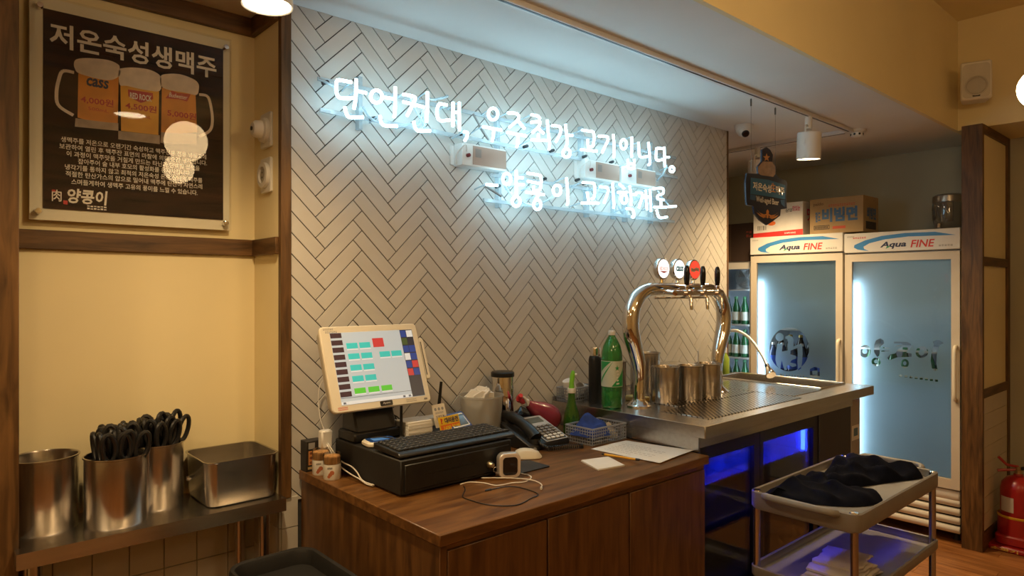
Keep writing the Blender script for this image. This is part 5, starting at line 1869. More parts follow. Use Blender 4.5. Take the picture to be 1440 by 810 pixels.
t = thing('hanging_beer_sign', 'dark blue shield shaped beer sign hanging from two wires', 'sign', (3.16, SY, 1.78))
outl = [(262, 88), (290, 72), (312, 88), (328, 118), (325, 158), (345, 190), (345, 235), (368, 258), (405, 272), (415, 290), (408, 350), (412, 440), (375, 445), (372, 482), (330, 515), (292, 540), (250, 510), (218, 470), (210, 425), (172, 418), (168, 360), (165, 285), (172, 228), (240, 232), (236, 190), (262, 158)]
sign_navy = M('sign_navy', (.012, .016, .040), .4)
mk('board', G().prism([hz(*p) for p in outl], So, Ss, St, -.008, 0), sign_navy, t, smooth=False)
flat('ribbon', [hz(*p) for p in ((195, 255), (300, 268), (402, 300), (400, 385), (300, 368), (192, 352))], So, Ss, St, M('sign_blue', (.025, .13, .27), .4), t)
flat('ribbon_tail', [hz(*p) for p in ((192, 355), (225, 362), (222, 392), (190, 385))], So, Ss, St, M('sign_blue_dark', (.03, .09, .20), .4), t)
flat('ribbon_tail', [hz(*p) for p in ((372, 388), (398, 388), (398, 432), (378, 415))], So, Ss, St, M('sign_blue_dark2', (.03, .09, .20), .4), t)
sgold = M('sign_orange', (.62, .26, .07), .4)
swhite = M('sign_white', (.80, .76, .70), .4)
b0, b1 = hz(207, 328), hz(318, 345)
z_ = hz(262, 338)[1]
lettering('저온숙성', So, Ss, St, (b0[0], b1[0], hz(262, 338)[1], hz(262, 288)[1]), swhite, t, .0010, .03)
lettering('生', So, Ss, St, (hz(316, 0)[0], hz(343, 0)[0], hz(330, 342)[1], hz(330, 287)[1]), sgold, t, .0010, .02)
lettering('맥주', So, Ss, St, (hz(345, 0)[0], hz(396, 0)[0], hz(370, 358)[1], hz(370, 308)[1]), swhite, t, .0010, .03)
lettering('Well-aged Beer', So, Ss, St, (hz(226, 0)[0], hz(362, 0)[0], hz(290, 420)[1], hz(290, 375)[1]), swhite, t, .0010, .01)
fig = M('sign_tan', (.34, .22, .14), .5, var=.25, nscale=30)
flat('jug_picture', [hz(*p) for p in ((268, 158), (322, 160), (342, 190), (342, 232), (330, 250), (255, 240), (240, 228), (240, 190))], So, Ss, St, fig, t)
flat('star', [hz(290 + (22 if k % 2 == 0 else 9) * math.sin(k * PI / 5), 135 - (26 if k % 2 == 0 else 11) * math.cos(k * PI / 5)) for k in range(10)], So, Ss, St, sgold, t)
for s in (-1, 1):
    for pts in ([(0, 470), (18, 492), (40, 480), (62, 455), (48, 470), (22, 478)], [(6, 492), (26, 500), (48, 490), (66, 470), (44, 482), (20, 486)]):
        flat('flourish', [hz(296 + s * p[0], p[1] + s * p[0] * .12) for p in pts], So, Ss, St, sgold, t)
flat('flourish', [hz(*p) for p in ((288, 455), (296, 445), (304, 457), (300, 495), (294, 500), (290, 492))], So, Ss, St, sgold, t)
for (u, v) in ((1059, 131), (1093, 145)):
    p = at(u, v, Y=SY)
    zt = hz((u - 1010) * 4.264, 245)[1]
    mk('wire', G().tube([(p.x, SY + .0105, zt - .03), (p.x, SY + .0105, ZC - .02)], .0008, 6), dark_steel, t)
    mk('clip', G().lathe([(.004, 0), (.0045, .03), (.003, .035)], (p.x, SY + .0105, ZC - .058), 8), dark_steel, t)

# ================================================================ FRIDGES
FX = 4.560
FXB = 5.135
led_m = emit('white_led', (.72, .90, 1.0), LED_E)
frost = milky('frosted_film', (.56, .78, .92), .06, .75, .3)
pane_m = clear('fridge_glass', (.95, .97, .98), .03, .03, .6)
f_white = M('fridge_white', (.72, .70, .67), .35, var=.02)
f_trim = M('fridge_door_trim', (.60, .54, .46), .4, var=.02)
f_in = M('fridge_lining', (.34, .40, .47), .4)
FS, FT = Vector((0, -1, 0)), Vector((0, 0, 1))


def curve_film(outer, holes, o, S, T, mat, parent, h):
    """flat sheet with cut-outs, filled as a 2D curve"""
    cu = bpy.data.curves.new('frosted_film', 'CURVE')
    cu.dimensions = '2D'
    cu.fill_mode = 'BOTH'
    for pts in [outer] + holes:
        s = cu.splines.new('POLY')
        s.points.add(len(pts) - 1)
        for i, p in enumerate(pts):
            s.points[i].co = (p[0], p[1], 0, 1)
        s.use_cyclic_u = True
    ob = bpy.data.objects.new('frosted_film', cu)
    me = bpy.data.meshes.new_from_object(ob)
    bpy.data.objects.remove(ob)
    bpy.data.curves.remove(cu)
    N = Vector(S).cross(Vector(T))
    for v in me.vertices:
        v.co = Vector(o) + Vector(S) * v.co.x + Vector(T) * v.co.y + N * h
    me.materials.clear()
    me.materials.append(mat)
    ob = bpy.data.objects.new('frosted_film', me)
    COL.objects.link(ob)
    ob.parent = parent
    ob.matrix_parent_inverse = pmat(parent).inverted()
    return ob


def fridge(label, y0, y1, ztop, header, holes, frosted=True, FXB=FXB):
    """y0 < y1; the front looks towards -X"""
    t = thing('drinks_fridge', label, 'fridge', ((FX + FXB) / 2, (y0 + y1) / 2, 0), group='glass door fridges along the far wall')
    w = .03
    hd = .125 if header else .0
    zb, zt = .335, ztop - hd
    g = G().box(FX + .05, FXB, y0, y0 + w, .08, ztop).box(FX + .05, FXB, y1 - w, y1, .08, ztop).box(FXB - w, FXB, y0 + w, y1 - w, .08, ztop).box(FX + .05, FXB - w, y0 + w, y1 - w, zt - .02, ztop).box(FX + .05, FXB - w, y0 + w, y1 - w, zb - .05, zb)
    mk('cabinet', g, f_white, t)
    mk('lining', G().box(FXB - w - .006, FXB - w - .001, y0 + w, y1 - w, zb, zt - .02), f_in, t)
    for fy in (y0 + .05, y1 - .05):
        for fx_ in (FX + .12, FXB - .08):
            mk('foot', G().lathe([(.02, 0), (.014, .02), (.012, .08)], (fx_, fy, 0), 12), black, t)
    if header:
        h = mk('header_panel', G().box(FX - .004, FX + .05, y0 + .001, y1 - .001, zt, ztop), f_white, t, bev=.003)
        o = Vector((FX - .004, y1, zt))
        W = y1 - y0
        q = lambda a, b: (a * W, b * hd)
        pts = [q(.965, .66), q(.80, .86), q(.55, .88), q(.35, .80), q(.20, .62), q(.10, .40), q(.095, .27), q(.13, .16), q(.235, .06), q(.19, .18), q(.185, .30), q(.24, .46), q(.38, .62), q(.58, .70), q(.76, .68)]
        flat('printed_swoosh', pts, o, FS, FT, blue_pr, h)
        lettering('Aqua', o, FS, FT, (.335 * W, .565 * W, .13 * hd, .50 * hd), navy, h, .0009, .035, .25)
        flat('printed_leaf', [q(.385, .14), q(.43, .25), q(.40, .28)], o, FS, FT, M('leaf_green', (.05, .32, .16), .5), h, .0009, .0012)
        lettering('FINE', o, FS, FT, (.60 * W, .80 * W, .16 * hd, .52 * hd), red, h, .0009, .018, .2)
        small_print(5, o, FS, FT, (.83 * W, .945 * W, .16 * hd, .24 * hd), grey_pr, h, .0009)
        small_print(6, o, FS, FT, (.03 * W, .10 * W, .80 * hd, .86 * hd), grey_pr, h, .0009)
        if header == 2:
            small_print(6, o, FS, FT, (.085 * W, .21 * W, .72 * hd, .80 * hd), red, h, .0009)
    # door
    dz0, dz1 = zb - .01, zt - .010
    fw = .048
    g = G()
    for s0, s1, t0, t1 in ((y0 + .004, y1 - .004, dz0, dz0 + fw * 1.2), (y0 + .004, y1 - .004, dz1 - fw, dz1), (y0 + .004, y0 + fw, dz0 + fw * 1.2, dz1 - fw), (y1 - fw, y1 - .004, dz0 + fw * 1.2, dz1 - fw)):
        g.box(FX, FX + .045, s0, s1, t0, t1)
    d = mk('door', g, f_trim if frosted else f_white, t)
    mk('pane', G().box(FX + .012, FX + .018, y0 + fw, y1 - fw, dz0 + fw * 1.2, dz1 - fw), pane_m, d)
    o = Vector((FX + .022, y1, 0))
    if frosted:
        curve_film([(fw, dz0 + fw * 1.2), (y1 - y0 - fw, dz0 + fw * 1.2), (y1 - y0 - fw, dz1 - fw), (fw, dz1 - fw)], holes, o, FS, FT, frost, d, 0)
    hy = y0 + .022
    mk('handle', G().tube(smooth_path([(FX - .002, hy, 1.165), (FX - .030, hy, 1.150), (FX - .034, hy, 1.05), (FX - .034, hy, .93), (FX - .030, hy, .865), (FX - .002, hy, .850)], 4), .011, 12), ivory, d)
    # LED strip and shelves
    mk('led_strip', G().box(FX + .050, FX + .060, y1 - w - .046, y1 - w - .032, zb + .05, zt - .19), led_m, t)
    if not frosted:
        mk('led_strip', G().box(FX + .050, FX + .058, y0 + w + .004, y0 + w + .016, zb + .05, zt - .06), led_m, t)  # extra strip, added only to brighten the inside of the clear fridge
    zs = []
    for k in range(4):
        z = zb + .02 + (zt - zb - .1) * (k + .0) / 4.0
        zs.append(z)
    return t


def showcase_grille(t, y0, y1):
    for k in range(5):
        z1 = .315 - k * .052
        h = .062 if k == 0 else .042
        mk('vent_slat', G().prism([(0, 0), (.018, 0), (.026, h * .5), (.018, h), (0, h)], (FX + .035, y1 - .008, z1 - h), (-1, 0, 0), (0, 0, 1), 0, -(y1 - y0 - .016)), f_white, t, bev=.004)
    mk('vent_back', G().box(FX + .037, FX + .05, y0 + .008, y1 - .008, .075, .32), black, t)


# cut-outs of the frosted films, measured on the door plane X = FX + .022


def dpt(u, v, y1):
    p = at(u, v, X=FX + .022)
    return (y1 - p.y, p.z)


yA0, yA1 = 1.190, 1.846
yB0, yB1 = 1.853, 2.509
circle_holes = []
Z2 = lambda x, y: dpt(1060 + x / 8.1, 440 + y / 8.1, yB1)
# round badge: outer circle minus the film shapes inside = ring of separate cut-outs
ring = [Z2(405 + 225 * math.cos(a), 415 + 250 * math.sin(a)) for a in [2 * PI * k / 40 for k in range(40)]]
dot = [Z2(295 + 47 * math.cos(a), 275 + 48 * math.sin(a)) for a in [2 * PI * k / 18 for k in range(18)]]
glyph = [Z2(*p) for p in ((360, 268), (400, 255), (440, 272), (455, 310), (452, 380), (540, 355), (552, 372), (556, 470), (550, 560), (540, 632), (505, 655), (498, 560), (500, 470), (496, 400), (470, 410), (420, 430), (415, 470), (480, 490), (482, 520), (430, 540), (415, 565), (480, 580), (485, 606), (440, 618), (395, 590), (372, 615), (378, 650), (350, 652), (330, 590), (318, 540), (302, 640), (262, 600), (246, 540), (252, 450), (268, 350), (330, 352), (320, 440), (385, 428), (390, 330), (380, 300), (358, 298))]
sub = []
for k in range(9):
    x = 300 + k * 32
    sub.append([Z2(x, 690 + k * 2), Z2(x + 18, 690 + k * 2), Z2(x + 18, 718 + k * 2), Z2(x, 718 + k * 2)])
seal = [Z2(*p) for p in ((640, 640), (690, 615), (750, 630), (752, 740), (640, 730))]
seal_in = [Z2(*p) for p in ((665, 660), (725, 655), (727, 712), (668, 705))]
fb = fridge('left frosted glass fridge with a round badge cut into its film', yB0, yB1, 1.875, 1, [ring, dot, glyph] + sub + [seal, seal_in])
showcase_grille(fb, yB0, yB1)
Z3 = lambda x, y: dpt(1190 + x / 8.1, 460 + y / 8.1, yA1)


def oval(cx, cy, rx, ry, rot=0, n=20):
    out = []
    for k in range(n):
        a = 2 * PI * k / n
        x, y = rx * math.cos(a), ry * math.sin(a)
        out.append(Z3(cx + x * math.cos(rot) - y * math.sin(rot), cy + x * math.sin(rot) + y * math.cos(rot)))
    return out


H = [oval(212, 275, 68, 72, .3), oval(212, 275, 28, 30),
     [Z3(*p) for p in ((320, 200), (340, 150), (385, 130), (425, 150), (432, 185), (400, 215), (385, 225), (378, 330), (350, 338), (318, 285))],
     [Z3(*p) for p in ((420, 228), (490, 236), (490, 244), (420, 240))], [Z3(*p) for p in ((400, 268), (495, 266), (495, 274), (400, 280))],
     oval(340, 396, 52, 48, .4), oval(340, 392, 24, 22),
     [Z3(*p) for p in ((545, 165), (690, 168), (735, 190), (748, 220), (700, 262), (685, 292), (745, 300), (745, 338), (580, 345), (490, 378), (465, 350), (500, 312), (560, 300), (585, 255), (640, 215), (600, 222), (545, 215), (600, 205), (650, 198), (620, 188), (545, 186))],
     oval(667, 415, 46, 52, .2), oval(667, 412, 20, 24),
     oval(862, 285, 72, 66, -.3), oval(856, 290, 34, 34),
     [Z3(*p) for p in ((985, 165), (1030, 145), (1065, 150), (1110, 182), (1065, 205), (1045, 250), (1030, 330), (1028, 430), (1040, 490), (1010, 500), (975, 465), (962, 380), (975, 270), (1000, 200))]]
for k in range(8):
    x = 605 + k * 58
    H.append([Z3(x, 540 + k * 8), Z3(x + 34, 541 + k * 8), Z3(x + 34, 566 + k * 8), Z3(x, 565 + k * 8)])
fa = fridge('right frosted glass fridge with brush lettering cut into its film', yA0, yA1, 1.862, 2, H)
showcase_grille(fa, yA0, yA1)
yC0, yC1 = 2.520, 3.170
fc = fridge('lower clear glass fridge of green bottles half hidden by the tiled wall', yC0, yC1, 1.712, 0, [], frosted=False, FXB=5.045)

shelf_m = M('white_wire_shelf', (.66, .68, .70), .4)
for f_, y0, y1, zs in ((fa, yA0, yA1, (.62, .92, 1.12, 1.42)), (fb, yB0, yB1, (.62, .905, 1.22, 1.45)), (fc, yC0, yC1, (.62, .745, .978, 1.232, 1.50))):
    for z in zs:
        mk('shelf', G().box(FX + .075, (5.045 if f_ is fc else FXB) - .06, y0 + .032, y1 - .032, z - .010, z), shelf_m, f_)

# bottles in the fridges


def bottle_proto(name, prof, mat, lab_m, z0, z1, r, cap_m, zc):
    t = thing(name, '-', 'bottle')
    mk('bottle', G().lathe(prof, (0, 0, 0), 20), mat, t, local=True)
    mk('paper_label', G().lathe([(r, z0), (r + .0006, z0), (r + .0006, z1), (r, z1)], (0, 0, 0), 20, cap=False), lab_m, t, local=True)
    mk('cap', G().lathe([(.0145, zc), (.0145, zc + .016), (.012, zc + .018)], (0, 0, 0), 12), cap_m, t, local=True)
    return t


soju_prof = [(.0001, 0), (.030, 0), (.0325, .004), (.0325, .110), (.028, .135), (.017, .165), (.0135, .185), (.0135, .203)]
soju_g = M('soju_green', (.015, .105, .04), .08, coat=.5)
soju = bottle_proto('soju_bottle', soju_prof, soju_g, M('soju_label', (.62, .64, .60), .5), .030, .095, .0328, M('soju_cap', (.05, .22, .10), .4), .196)
first = True
ORD = ('first', 'second', 'third', 'fourth', 'fifth', 'sixth', 'seventh')
for r_, (z, nm) in enumerate(((1.232, 'top'), (.978, 'middle'), (.745, 'bottom'))):
    for c_ in range(6):
        for dpt_ in range(1):
            y = yC0 + .085 + c_ * .0715
            lab = f'green bottle on the {nm} bottle shelf of the clear fridge, {ORD[c_]} from its right end'
            o = soju if first else dup(soju)
            first = False
            o['label'] = lab
            o['group'] = f'green bottles on the {nm} shelf of the clear fridge'
            o.location = (FX + .22, y, z)
blue_can = bottle_proto('blue_bottle', [(.0001, 0), (.030, 0), (.032, .004), (.032, .125), (.024, .155), (.0135, .180), (.0135, .20)], M('blue_bottle_glass', (.02, .035, .09), .15, coat=.4), M('blue_label', (.03, .09, .50), .4), .030, .120, .0323, M('silver_cap', (.6, .6, .62), .3, .8), .195)
brown = bottle_proto('beer_bottle', [(.0001, 0), (.033, 0), (.035, .004), (.035, .170), (.028, .200), (.015, .235), (.0135, .262)], M('brown_glass', (.012, .007, .004), .1, coat=.4), M('dark_label', (.02, .02, .025), .4), .05, .13, .0353, M('gold_cap', (.5, .36, .12), .3, .8), .25)
for c_ in range(6):
    o = brown if c_ == 0 else dup(brown)
    o['label'] = f'dark brown bottle in the rear row of the left frosted fridge, {ORD[c_]} from the left'
    o['group'] = 'brown bottles in the left frosted fridge'
    o.location = (FX + .20, yB1 - .13 - c_ * .075, .905)
first = True
for c_ in range(7):
    o = blue_can if first else dup(blue_can)
    first = False
    o['label'] = f'dark bottle with a blue label in the left frosted fridge, {ORD[c_]} from the left'
    o['group'] = 'blue bottles in the left frosted fridge'
    o.location = (FX + .112, yB1 - .12 - c_ * .070, .905)
for c_ in range(7):
    o = dup(soju, loc=(FX + .12, yA1 - .12 - c_ * .068, .92), label=f'green bottle in the right frosted fridge, {ORD[c_]} from the left', group='green bottles in the right frosted fridge')

# evaporator fan in the clear fridge
t = thing('fridge_fan', 'round wire fan at the top inside the clear glass fridge', 'fan', (FX + .13, 2.66, 1.505))
cy, cz = 2.655, 1.595
g = G()
for k in range(6):
    r_ = .018 + k * .014
    g.tube([(FX + .105, cy + r_ * math.cos(a), cz + r_ * math.sin(a)) for a in [2 * PI * j / 28 for j in range(28)]], .0012, 5, True)
for k in range(8):
    a = 2 * PI * k / 8
    g.tube([(FX + .106, cy, cz), (FX + .106, cy + .088 * math.cos(a), cz + .088 * math.sin(a))], .0012, 5)
mk('guard', g, chrome, t)
for k in range(4):
    a = 2 * PI * k / 4 + .4
    c_, s_ = math.cos(a), math.sin(a)
    mk('blade', G().add([(FX + .118, cy + .01 * c_, cz + .01 * s_), (FX + .118, cy + .078 * c_ - .03 * s_, cz + .078 * s_ + .03 * c_), (FX + .134, cy + .078 * c_ + .03 * s_, cz + .078 * s_ - .03 * c_)], [(0, 1, 2)]), grey_p, t, smooth=False, solid=.002)
mk('motor_housing', G().box(FX + .140, FXB - .19, cy - .10, cy + .10, 1.501, 1.690), M('fan_box', (.40, .44, .48), .4), t)

t.location.x += .1
fc.location.x += .1          # the clear fridge stands a hand further back

# ---- things on top of the fridges
ZF = 1.8755
t = thing('noodle_carton', 'white carton with a red stripe on top of the left frosted fridge', 'carton', (FX + .13, 2.33, ZF))
cy0, cy1, cx0, cx1, ch = 2.125, 2.490, FX + .010, FX + .235, .232
wht = M('carton_white', (.72, .69, .66), .6)
mk('carton', G().box(cx0, cx1, cy0, cy1, ZF, ZF + ch), wht, t, bev=.002)
o = Vector((cx0, cy1, ZF))
W = cy1 - cy0
flat('red_stripe', [(0, 0), (W, 0), (W, .042), (0, .030)], o, FS, FT, red, t)
lettering('삼양', o, FS, FT, (W * .66, W * .80, .165, .190), black_pr, t, .0010, .01)
lettering('맛있는', o, FS, FT, (W * .80, W * .95, .170, .205), M('carton_pink', (.60, .06, .16), .5), t, .0010, .03)
lettering('SAMYANG', o, FS, FT, (W * .64, W * .86, .014, .026), white_pr, t, .0010, .02)
for k, w in enumerate((2, 1, 3, 1, 2, 1, 1, 3, 2, 1, 2, 1)):
    flat('bar', [(W * .09 + k * .006, .050), (W * .09 + k * .006 + w * .0012, .050), (W * .09 + k * .006 + w * .0012, .082), (W * .09 + k * .006, .082)], o, FS, FT, black_pr, t)
flat('orange_spot', circ(W * .38, .095, .030, .016), o, FS, FT, M('carton_orange', (.72, .16, .03), .5), t)
o = Vector((cx0, cy0, ZF))
lettering('맛', o, Vector((1, 0, 0)), FT, (.06, .15, .10, .19), M('carton_pink2', (.60, .06, .16), .5), t, .0010, .03)
t = thing('noodle_carton', 'brown carton with large blue lettering on top of the fridges', 'carton', (FX + .15, 1.93, ZF))
cy0, cy1, cx0, cx1, ch = 1.735, 2.082, FX + .020, FX + .270, .236
kraft = M('kraft_carton', (.36, .24, .115), .75, var=.06)
zf2 = ZF
mk('carton', G().box(cx0, cx1, cy0, cy1, zf2, zf2 + ch), kraft, t, bev=.002)
o = Vector((cx0, cy1, zf2))
W = cy1 - cy0
bl = M('carton_blue', (.05, .13, .28), .6)
lettering('비빔면', o, FS, FT, (W * .24, W * .90, .075, .170), bl, t, .0010, .05)
lettering('팔도', o, FS, FT, (W * .11, W * .21, .080, .150), bl, t, .0010, .03)
lettering('paldo', o, FS, FT, (W * .07, W * .27, .185, .212), M('carton_brown', (.16, .09, .04), .7), t, .0010, .04)
small_print(12, o, FS, FT, (W * .36, W * .86, .178, .192), M('carton_red', (.45, .07, .03), .6), t, .0010)
flat('red_plate', [(W * .44, .028), (W * .68, .028), (W * .68, .046), (W * .44, .046)], o, FS, FT, M('carton_red2', (.50, .07, .03), .6), t)
for a_, b_, c_, d_ in ((W * .08, W * .38, .028, .032), (W * .08, W * .38, .052, .056), (W * .08, W * .09, .028, .056), (W * .37, W * .38, .028, .056)):
    flat('frame_line', [(a_, c_), (b_, c_), (b_, d_), (a_, d_)], o, FS, FT, black_pr, t)
for k in range(10):
    flat('bar', [(W * .10 + k * .009, .034), (W * .10 + k * .009 + .005, .034), (W * .10 + k * .009 + .005, .050), (W * .10 + k * .009, .050)], o, FS, FT, black_pr, t)
o = Vector((cx0, cy0, zf2))
lettering('비빔면', o, Vector((1, 0, 0)), FT, (.06, .21, .085, .165), bl, t, .0010, .05)
flat('dark_field', [(.04, .020), (.21, .020), (.21, .070), (.04, .070)], o, Vector((1, 0, 0)), FT, M('carton_dark', (.05, .04, .035), .7), t)
t = thing('dark_carton', 'dark brown carton on the lower fridge behind the hanging sign', 'carton', (FX + .2, 2.68, 1.713))
mk('carton', G().box(FX + .13, FX + .43, 2.545, 2.800, 1.713, 2.000), M('dark_kraft', (.055, .030, .020), .8), t, bev=.002)
flat('tape', [(.03, 0), (.06, 0), (.06, .287), (.03, .287)], Vector((FX + .13, 2.800, 1.713)), FS, FT, M('carton_tape', (.10, .06, .035), .5), t)
small_print(2, Vector((FX + .13, 2.800, 1.713)), FS, FT, (.185, .235, .18, .225), M('carton_redprint', (.25, .04, .02), .6), t, .001)
p = at(1333, 290, X=4.75)
t = thing('glass_dispenser', 'rounded glass drink dispenser with a steel lid at the end of the fridges', 'dispenser', (4.74, 1.285, 1.8625))
gx, gy, gz = 4.72, 1.292, 1.8625
dsp = M('dispenser_glass', (.24, .23, .21), .06, var=.1, coat=.6)
dsp.node_tree.nodes['Principled BSDF'].inputs['Transmission Weight'].default_value = .6
mk('jar', G().lathe([(.0001, 0), (.068, 0), (.075, .006), (.088, .070), (.091, .130), (.086, .170)], (gx, gy, gz), 36), dsp, t)
mk('lid', G().lathe([(.088, .168), (.0885, .172), (.086, .205), (.070, .216), (.0001, .218)], (gx, gy, gz), 36), M('dispenser_lid', (.33, .30, .27), .3, .8), t)
mk('tap', G().tube([(gx - .080, gy + .025, gz + .028), (gx - .105, gy + .025, gz + .028), (gx - .108, gy + .025, gz + .010)], .009, 10), chrome, t)

# ================================================================ SERVICE CART
KX = (2.265, 3.075)
KY = (.872, 1.255)
t = thing('service_cart', 'grey plastic service cart with steel posts in front of the bar', 'cart', ((KX[0] + KX[1]) / 2, (KY[0] + KY[1]) / 2, 0))


def tray(z, name, wall):
    x0, x1, y0, y1 = KX[0], KX[1], KY[0], KY[1]
    pts_o = rrect(x1 - x0, y1 - y0, .035, 5, (x0 + x1) / 2, (y0 + y1) / 2)
    g = G()
    rings = [(.93, z - wall - .004), (.985, z - wall), (1.0, z - wall + .010), (1.0, z), (.985, z + .003), (.970, z), (.962, z - .022), (.945, z - .028)]
    vs = []
    cx, cy = (x0 + x1) / 2, (y0 + y1) / 2
    n = len(pts_o)
    for s, zz in rings:
        ins = (1 - s) * .40
        for p in rrect(x1 - x0 - 2 * ins, y1 - y0 - 2 * ins, max(.012, .035 - ins * .5), 5, cx, cy):
            vs.append((p[0], p[1], zz))
    fs = [tuple(range(n))[::-1], tuple((len(rings) - 1) * n + k for k in range(n))]
    for i in range(len(rings) - 1):
        for k in range(n):
            fs.append((i * n + k, i * n + (k + 1) % n, (i + 1) * n + (k + 1) % n, (i + 1) * n + k))
    g.add(vs, fs)
    return mk(name, g, grey_p, t, ang=45)


tr = tray(.770, 'top_tray', .062)
tray(.500, 'middle_tray', .040)
tray(.215, 'bottom_tray', .040)
for sgn, x in ((-1, KX[0]), (1, KX[1])):
    mk('push_handle', G().tube(smooth_path([(x + sgn * -.004, KY[0] + .070, .762), (x + sgn * .030, KY[0] + .085, .772), (x + sgn * .036, (KY[0] + KY[1]) / 2, .772), (x + sgn * .030, KY[1] - .085, .772), (x + sgn * -.004, KY[1] - .070, .762)], 5), .0125, 12), grey_p, t)
for x in (KX[0] + .022, KX[1] - .022):
    for y in (KY[0] + .022, KY[1] - .022):
        mk('post', G().tube([(x, y, .09), (x, y, .765)], .0125, 16), M('post_steel', (.52, .48, .45), .25, 1.0) if x < 2.5 and y < 1 else steel_z, t)
        mk('post_cap', G().lathe([(.015, 0), (.013, .004), (.001, .005)], (x, y, .770), 16), chrome, t)
        ca = mk('castor', G().lathe([(.045, -.014), (.048, -.010), (.048, .010), (.045, .014)], (x, y, .048), 24, ax=(0, 1, 0)), black_r, t)
        mk('castor_fork', G().box(x - .012, x + .012, y - .018, y - .015, .045, .095).box(x - .012, x + .012, y + .015, y + .018, .045, .095).box(x - .014, x + .014, y - .018, y + .018, .092, .097), dark_steel, t)

# ---- cloths on the cart
navy_cloth = M('navy_cloth', (.0045, .0055, .013), .95, var=.3, nscale=30, bump=.5, bscale=450, spec=.1)
linen = M('white_linen', (.56, .50, .47), .95, var=.06, nscale=30, bump=.4, bscale=400)


def garment(name, label, outline, z, h, seed, mat, cat):
    """crumpled cloth lying inside an outline of floor points"""
    rnd = random.Random(seed)
    ph = [rnd.uniform(0, 6.28) for _ in range(6)]
    c = sum((Vector((p[0], p[1], 0)) for p in outline), Vector()) / len(outline)
    rim = smooth_path([(p[0], p[1], 0) for p in outline], 8, True)
    n = len(rim)
    rows = []
    M_ = 26
    for i in range(M_ + 1):
        f_ = i / M_
        row = []
        for j in range(n + 1):
            p = c.lerp(rim[j % n], f_)
            q1 = math.sin(13 * p.x + 11 * p.y + ph[3]) * .8
            w = (1 - 2 * abs(math.sin(17 * p.x + 9 * p.y + q1 + ph[0]))) * .42 + (1 - 2 * abs(math.sin(14 * p.y - 23 * p.x + q1 + ph[1]))) * .30 + math.sin(71 * p.x - 58 * p.y + ph[2]) * .14
            k = max(0.0, 1 - f_ ** 9)
            zz = z + .002 + h * k * (.60 + .50 * w)
            row.append((p.x, p.y, max(zz, z + .002)))
        rows.append(row)
    return mk(name, G().grid(rows), mat, label=label, cat=cat, ang=80)


CZ = .743
o1 = [at(u, v, Z=CZ + .03) for u, v in ((1056, 676), (1062, 690), (1090, 686), (1140, 697), (1200, 701), (1235, 697), (1238, 689), (1200, 682), (1168, 672), (1160, 660), (1120, 655), (1082, 655), (1078, 672))]
o2 = [at(u, v, Z=CZ + .03) for u, v in ((1158, 657), (1164, 672), (1200, 675), (1255, 668), (1295, 663), (1300, 655), (1280, 650), (1255, 638), (1222, 637), (1205, 640), (1175, 646), (1160, 645))]


def inside(P, x0, x1, y0, y1):
    return [(min(max(p.x, x0), x1), min(max(p.y, y0), y1)) for p in P]


garment('navy_apron', 'navy cloth apron crumpled over the near end of the cart', inside(o1, KX[0] - .02, KX[1], KY[0] + .02, KY[1] - .02), CZ, .055, 3, navy_cloth, 'apron')
garment('navy_apron', 'navy cloth apron heaped at the far end of the cart', inside(o2, KX[0] + .03, KX[1] - .02, KY[0] + .02, KY[1] - .02), CZ, .075, 6, navy_cloth, 'apron')
t = thing('folded_towels', 'folded white cloths stacked on the middle tray of the cart', 'towels', (2.45, 1.02, .474))
for k, (x0, w, y0, h, a, th) in enumerate(((2.335, .285, .925, .165, .03, .012), (2.330, .275, .930, .160, -.05, .013), (2.345, .250, .928, .158, .06, .012), (2.350, .215, .935, .150, -.03, .014), (2.400, .190, .940, .150, .12, .012))):
    z = .4745 + sum((.012, .013, .012, .014, .012)[:k]) + .0006 * k
    c = Vector((x0 + w / 2, y0 + h / 2, z))
    q = Matrix.Rotation(a, 3, 'Z')
    prof = rrect(h, th, th * .48, 4, 0, th / 2)
    n = 12
    rows = []
    for i in range(n + 1):
        f_ = i / n - .5
        e = .55 if i in (0, n) else 1.0
        row = []
        for p_ in prof + prof[:1]:
            wob = .004 * math.sin(9 * f_ + 3 * k) + .003 * math.sin(23 * f_ + k)
            zz = p_[1] * (e + .10 * math.sin(14 * f_ + 20 * p_[0] + 2 * k))
            v_ = c + q @ Vector((f_ * w + .003 * math.sin(30 * p_[0] + k), p_[0] + wob, 0))
            row.append((v_.x, v_.y, z + max(0, min(zz, th))))
        rows.append(row)
    g = G().grid(rows)
    g.f += [tuple(range(len(prof))), tuple(n * (len(prof) + 1) + j for j in range(len(prof)))]
    mk('folded_cloth', g, linen, t, ang=60)

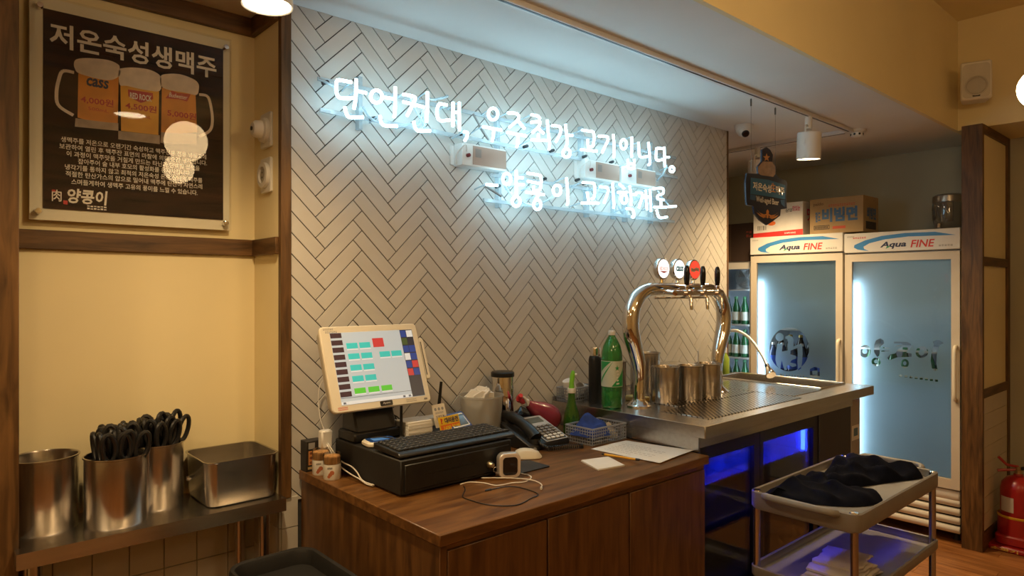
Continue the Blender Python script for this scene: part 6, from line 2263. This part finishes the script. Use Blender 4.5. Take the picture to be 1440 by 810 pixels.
# ================================================================ FIRE EXTINGUISHER
ex, ey = 4.90, .935
p = at(1432, 735, X=4.80)
ex, ey = p.x, p.y
r_red = M('extinguisher_red', (.34, .012, .012), .28, coat=.4)
t = thing('fire_extinguisher', 'red fire extinguisher on a red stand beside the tiled partition', 'extinguisher', (ex, ey, 0))
st = mk('stand', G().prism(rrect(.30, .26, .04, 4), (ex, ey, 0), (1, 0, 0), (0, 1, 0), 0, .028).prism(rrect(.22, .20, .05, 4), (ex, ey, .028), (1, 0, 0), (0, 1, 0), 0, .055), r_red, t, bev=.008)
lettering('소화기', Vector((ex - .15, ey + .13, 0)), Vector((0, -1, 0)), Vector((0, 0, 1)), (.03, .16, .006, .024), M('gold_print', (.72, .48, .10), .4), st, .001, .03)
mk('skirt', G().lathe([(.100, .052), (.100, .185), (.097, .188)], (ex, ey, 0), 32), r_red, t)
mk('yellow_band', G().lathe([(.1005, .180), (.102, .182), (.102, .192), (.1, .194)], (ex, ey, 0), 32, cap=False), M('band_yellow', (.65, .38, .02), .4), t)
mk('cylinder', G().lathe([(.085, .06), (.087, .34), (.080, .375), (.055, .405), (.024, .418), (.022, .430)], (ex, ey, 0), 36), r_red, t)
sv = math.atan2(-ey, -ex)
g = G()
rows = [[(ex + .0877 * math.cos(sv + a), ey + .0877 * math.sin(sv + a), z) for z in (.215, .30)] for a in [-.25 - .9 * k / 10 for k in range(11)]]
lbx = mk('instruction_label', G().grid(rows), M('ext_label', (.55, .50, .42), .5), t)
mk('valve', G().lathe([(.020, .425), (.020, .450), (.013, .455), (.013, .470)], (ex, ey, 0), 16), brass, t)
mk('lever', G().tube([(ex, ey, .468), (ex - .03, ey + .05, .478), (ex - .05, ey + .085, .520)], .008, 8), r_red, t)
mk('lever', G().tube([(ex, ey, .452), (ex - .035, ey + .06, .445), (ex - .05, ey + .09, .440)], .008, 8), r_red, t)
mk('hose', G().tube(smooth_path([(ex, ey, .455), (ex + .03, ey - .06, .46), (ex + .05, ey - .105, .38), (ex + .04, ey - .112, .20)], 5), .010, 10), black_r, t)
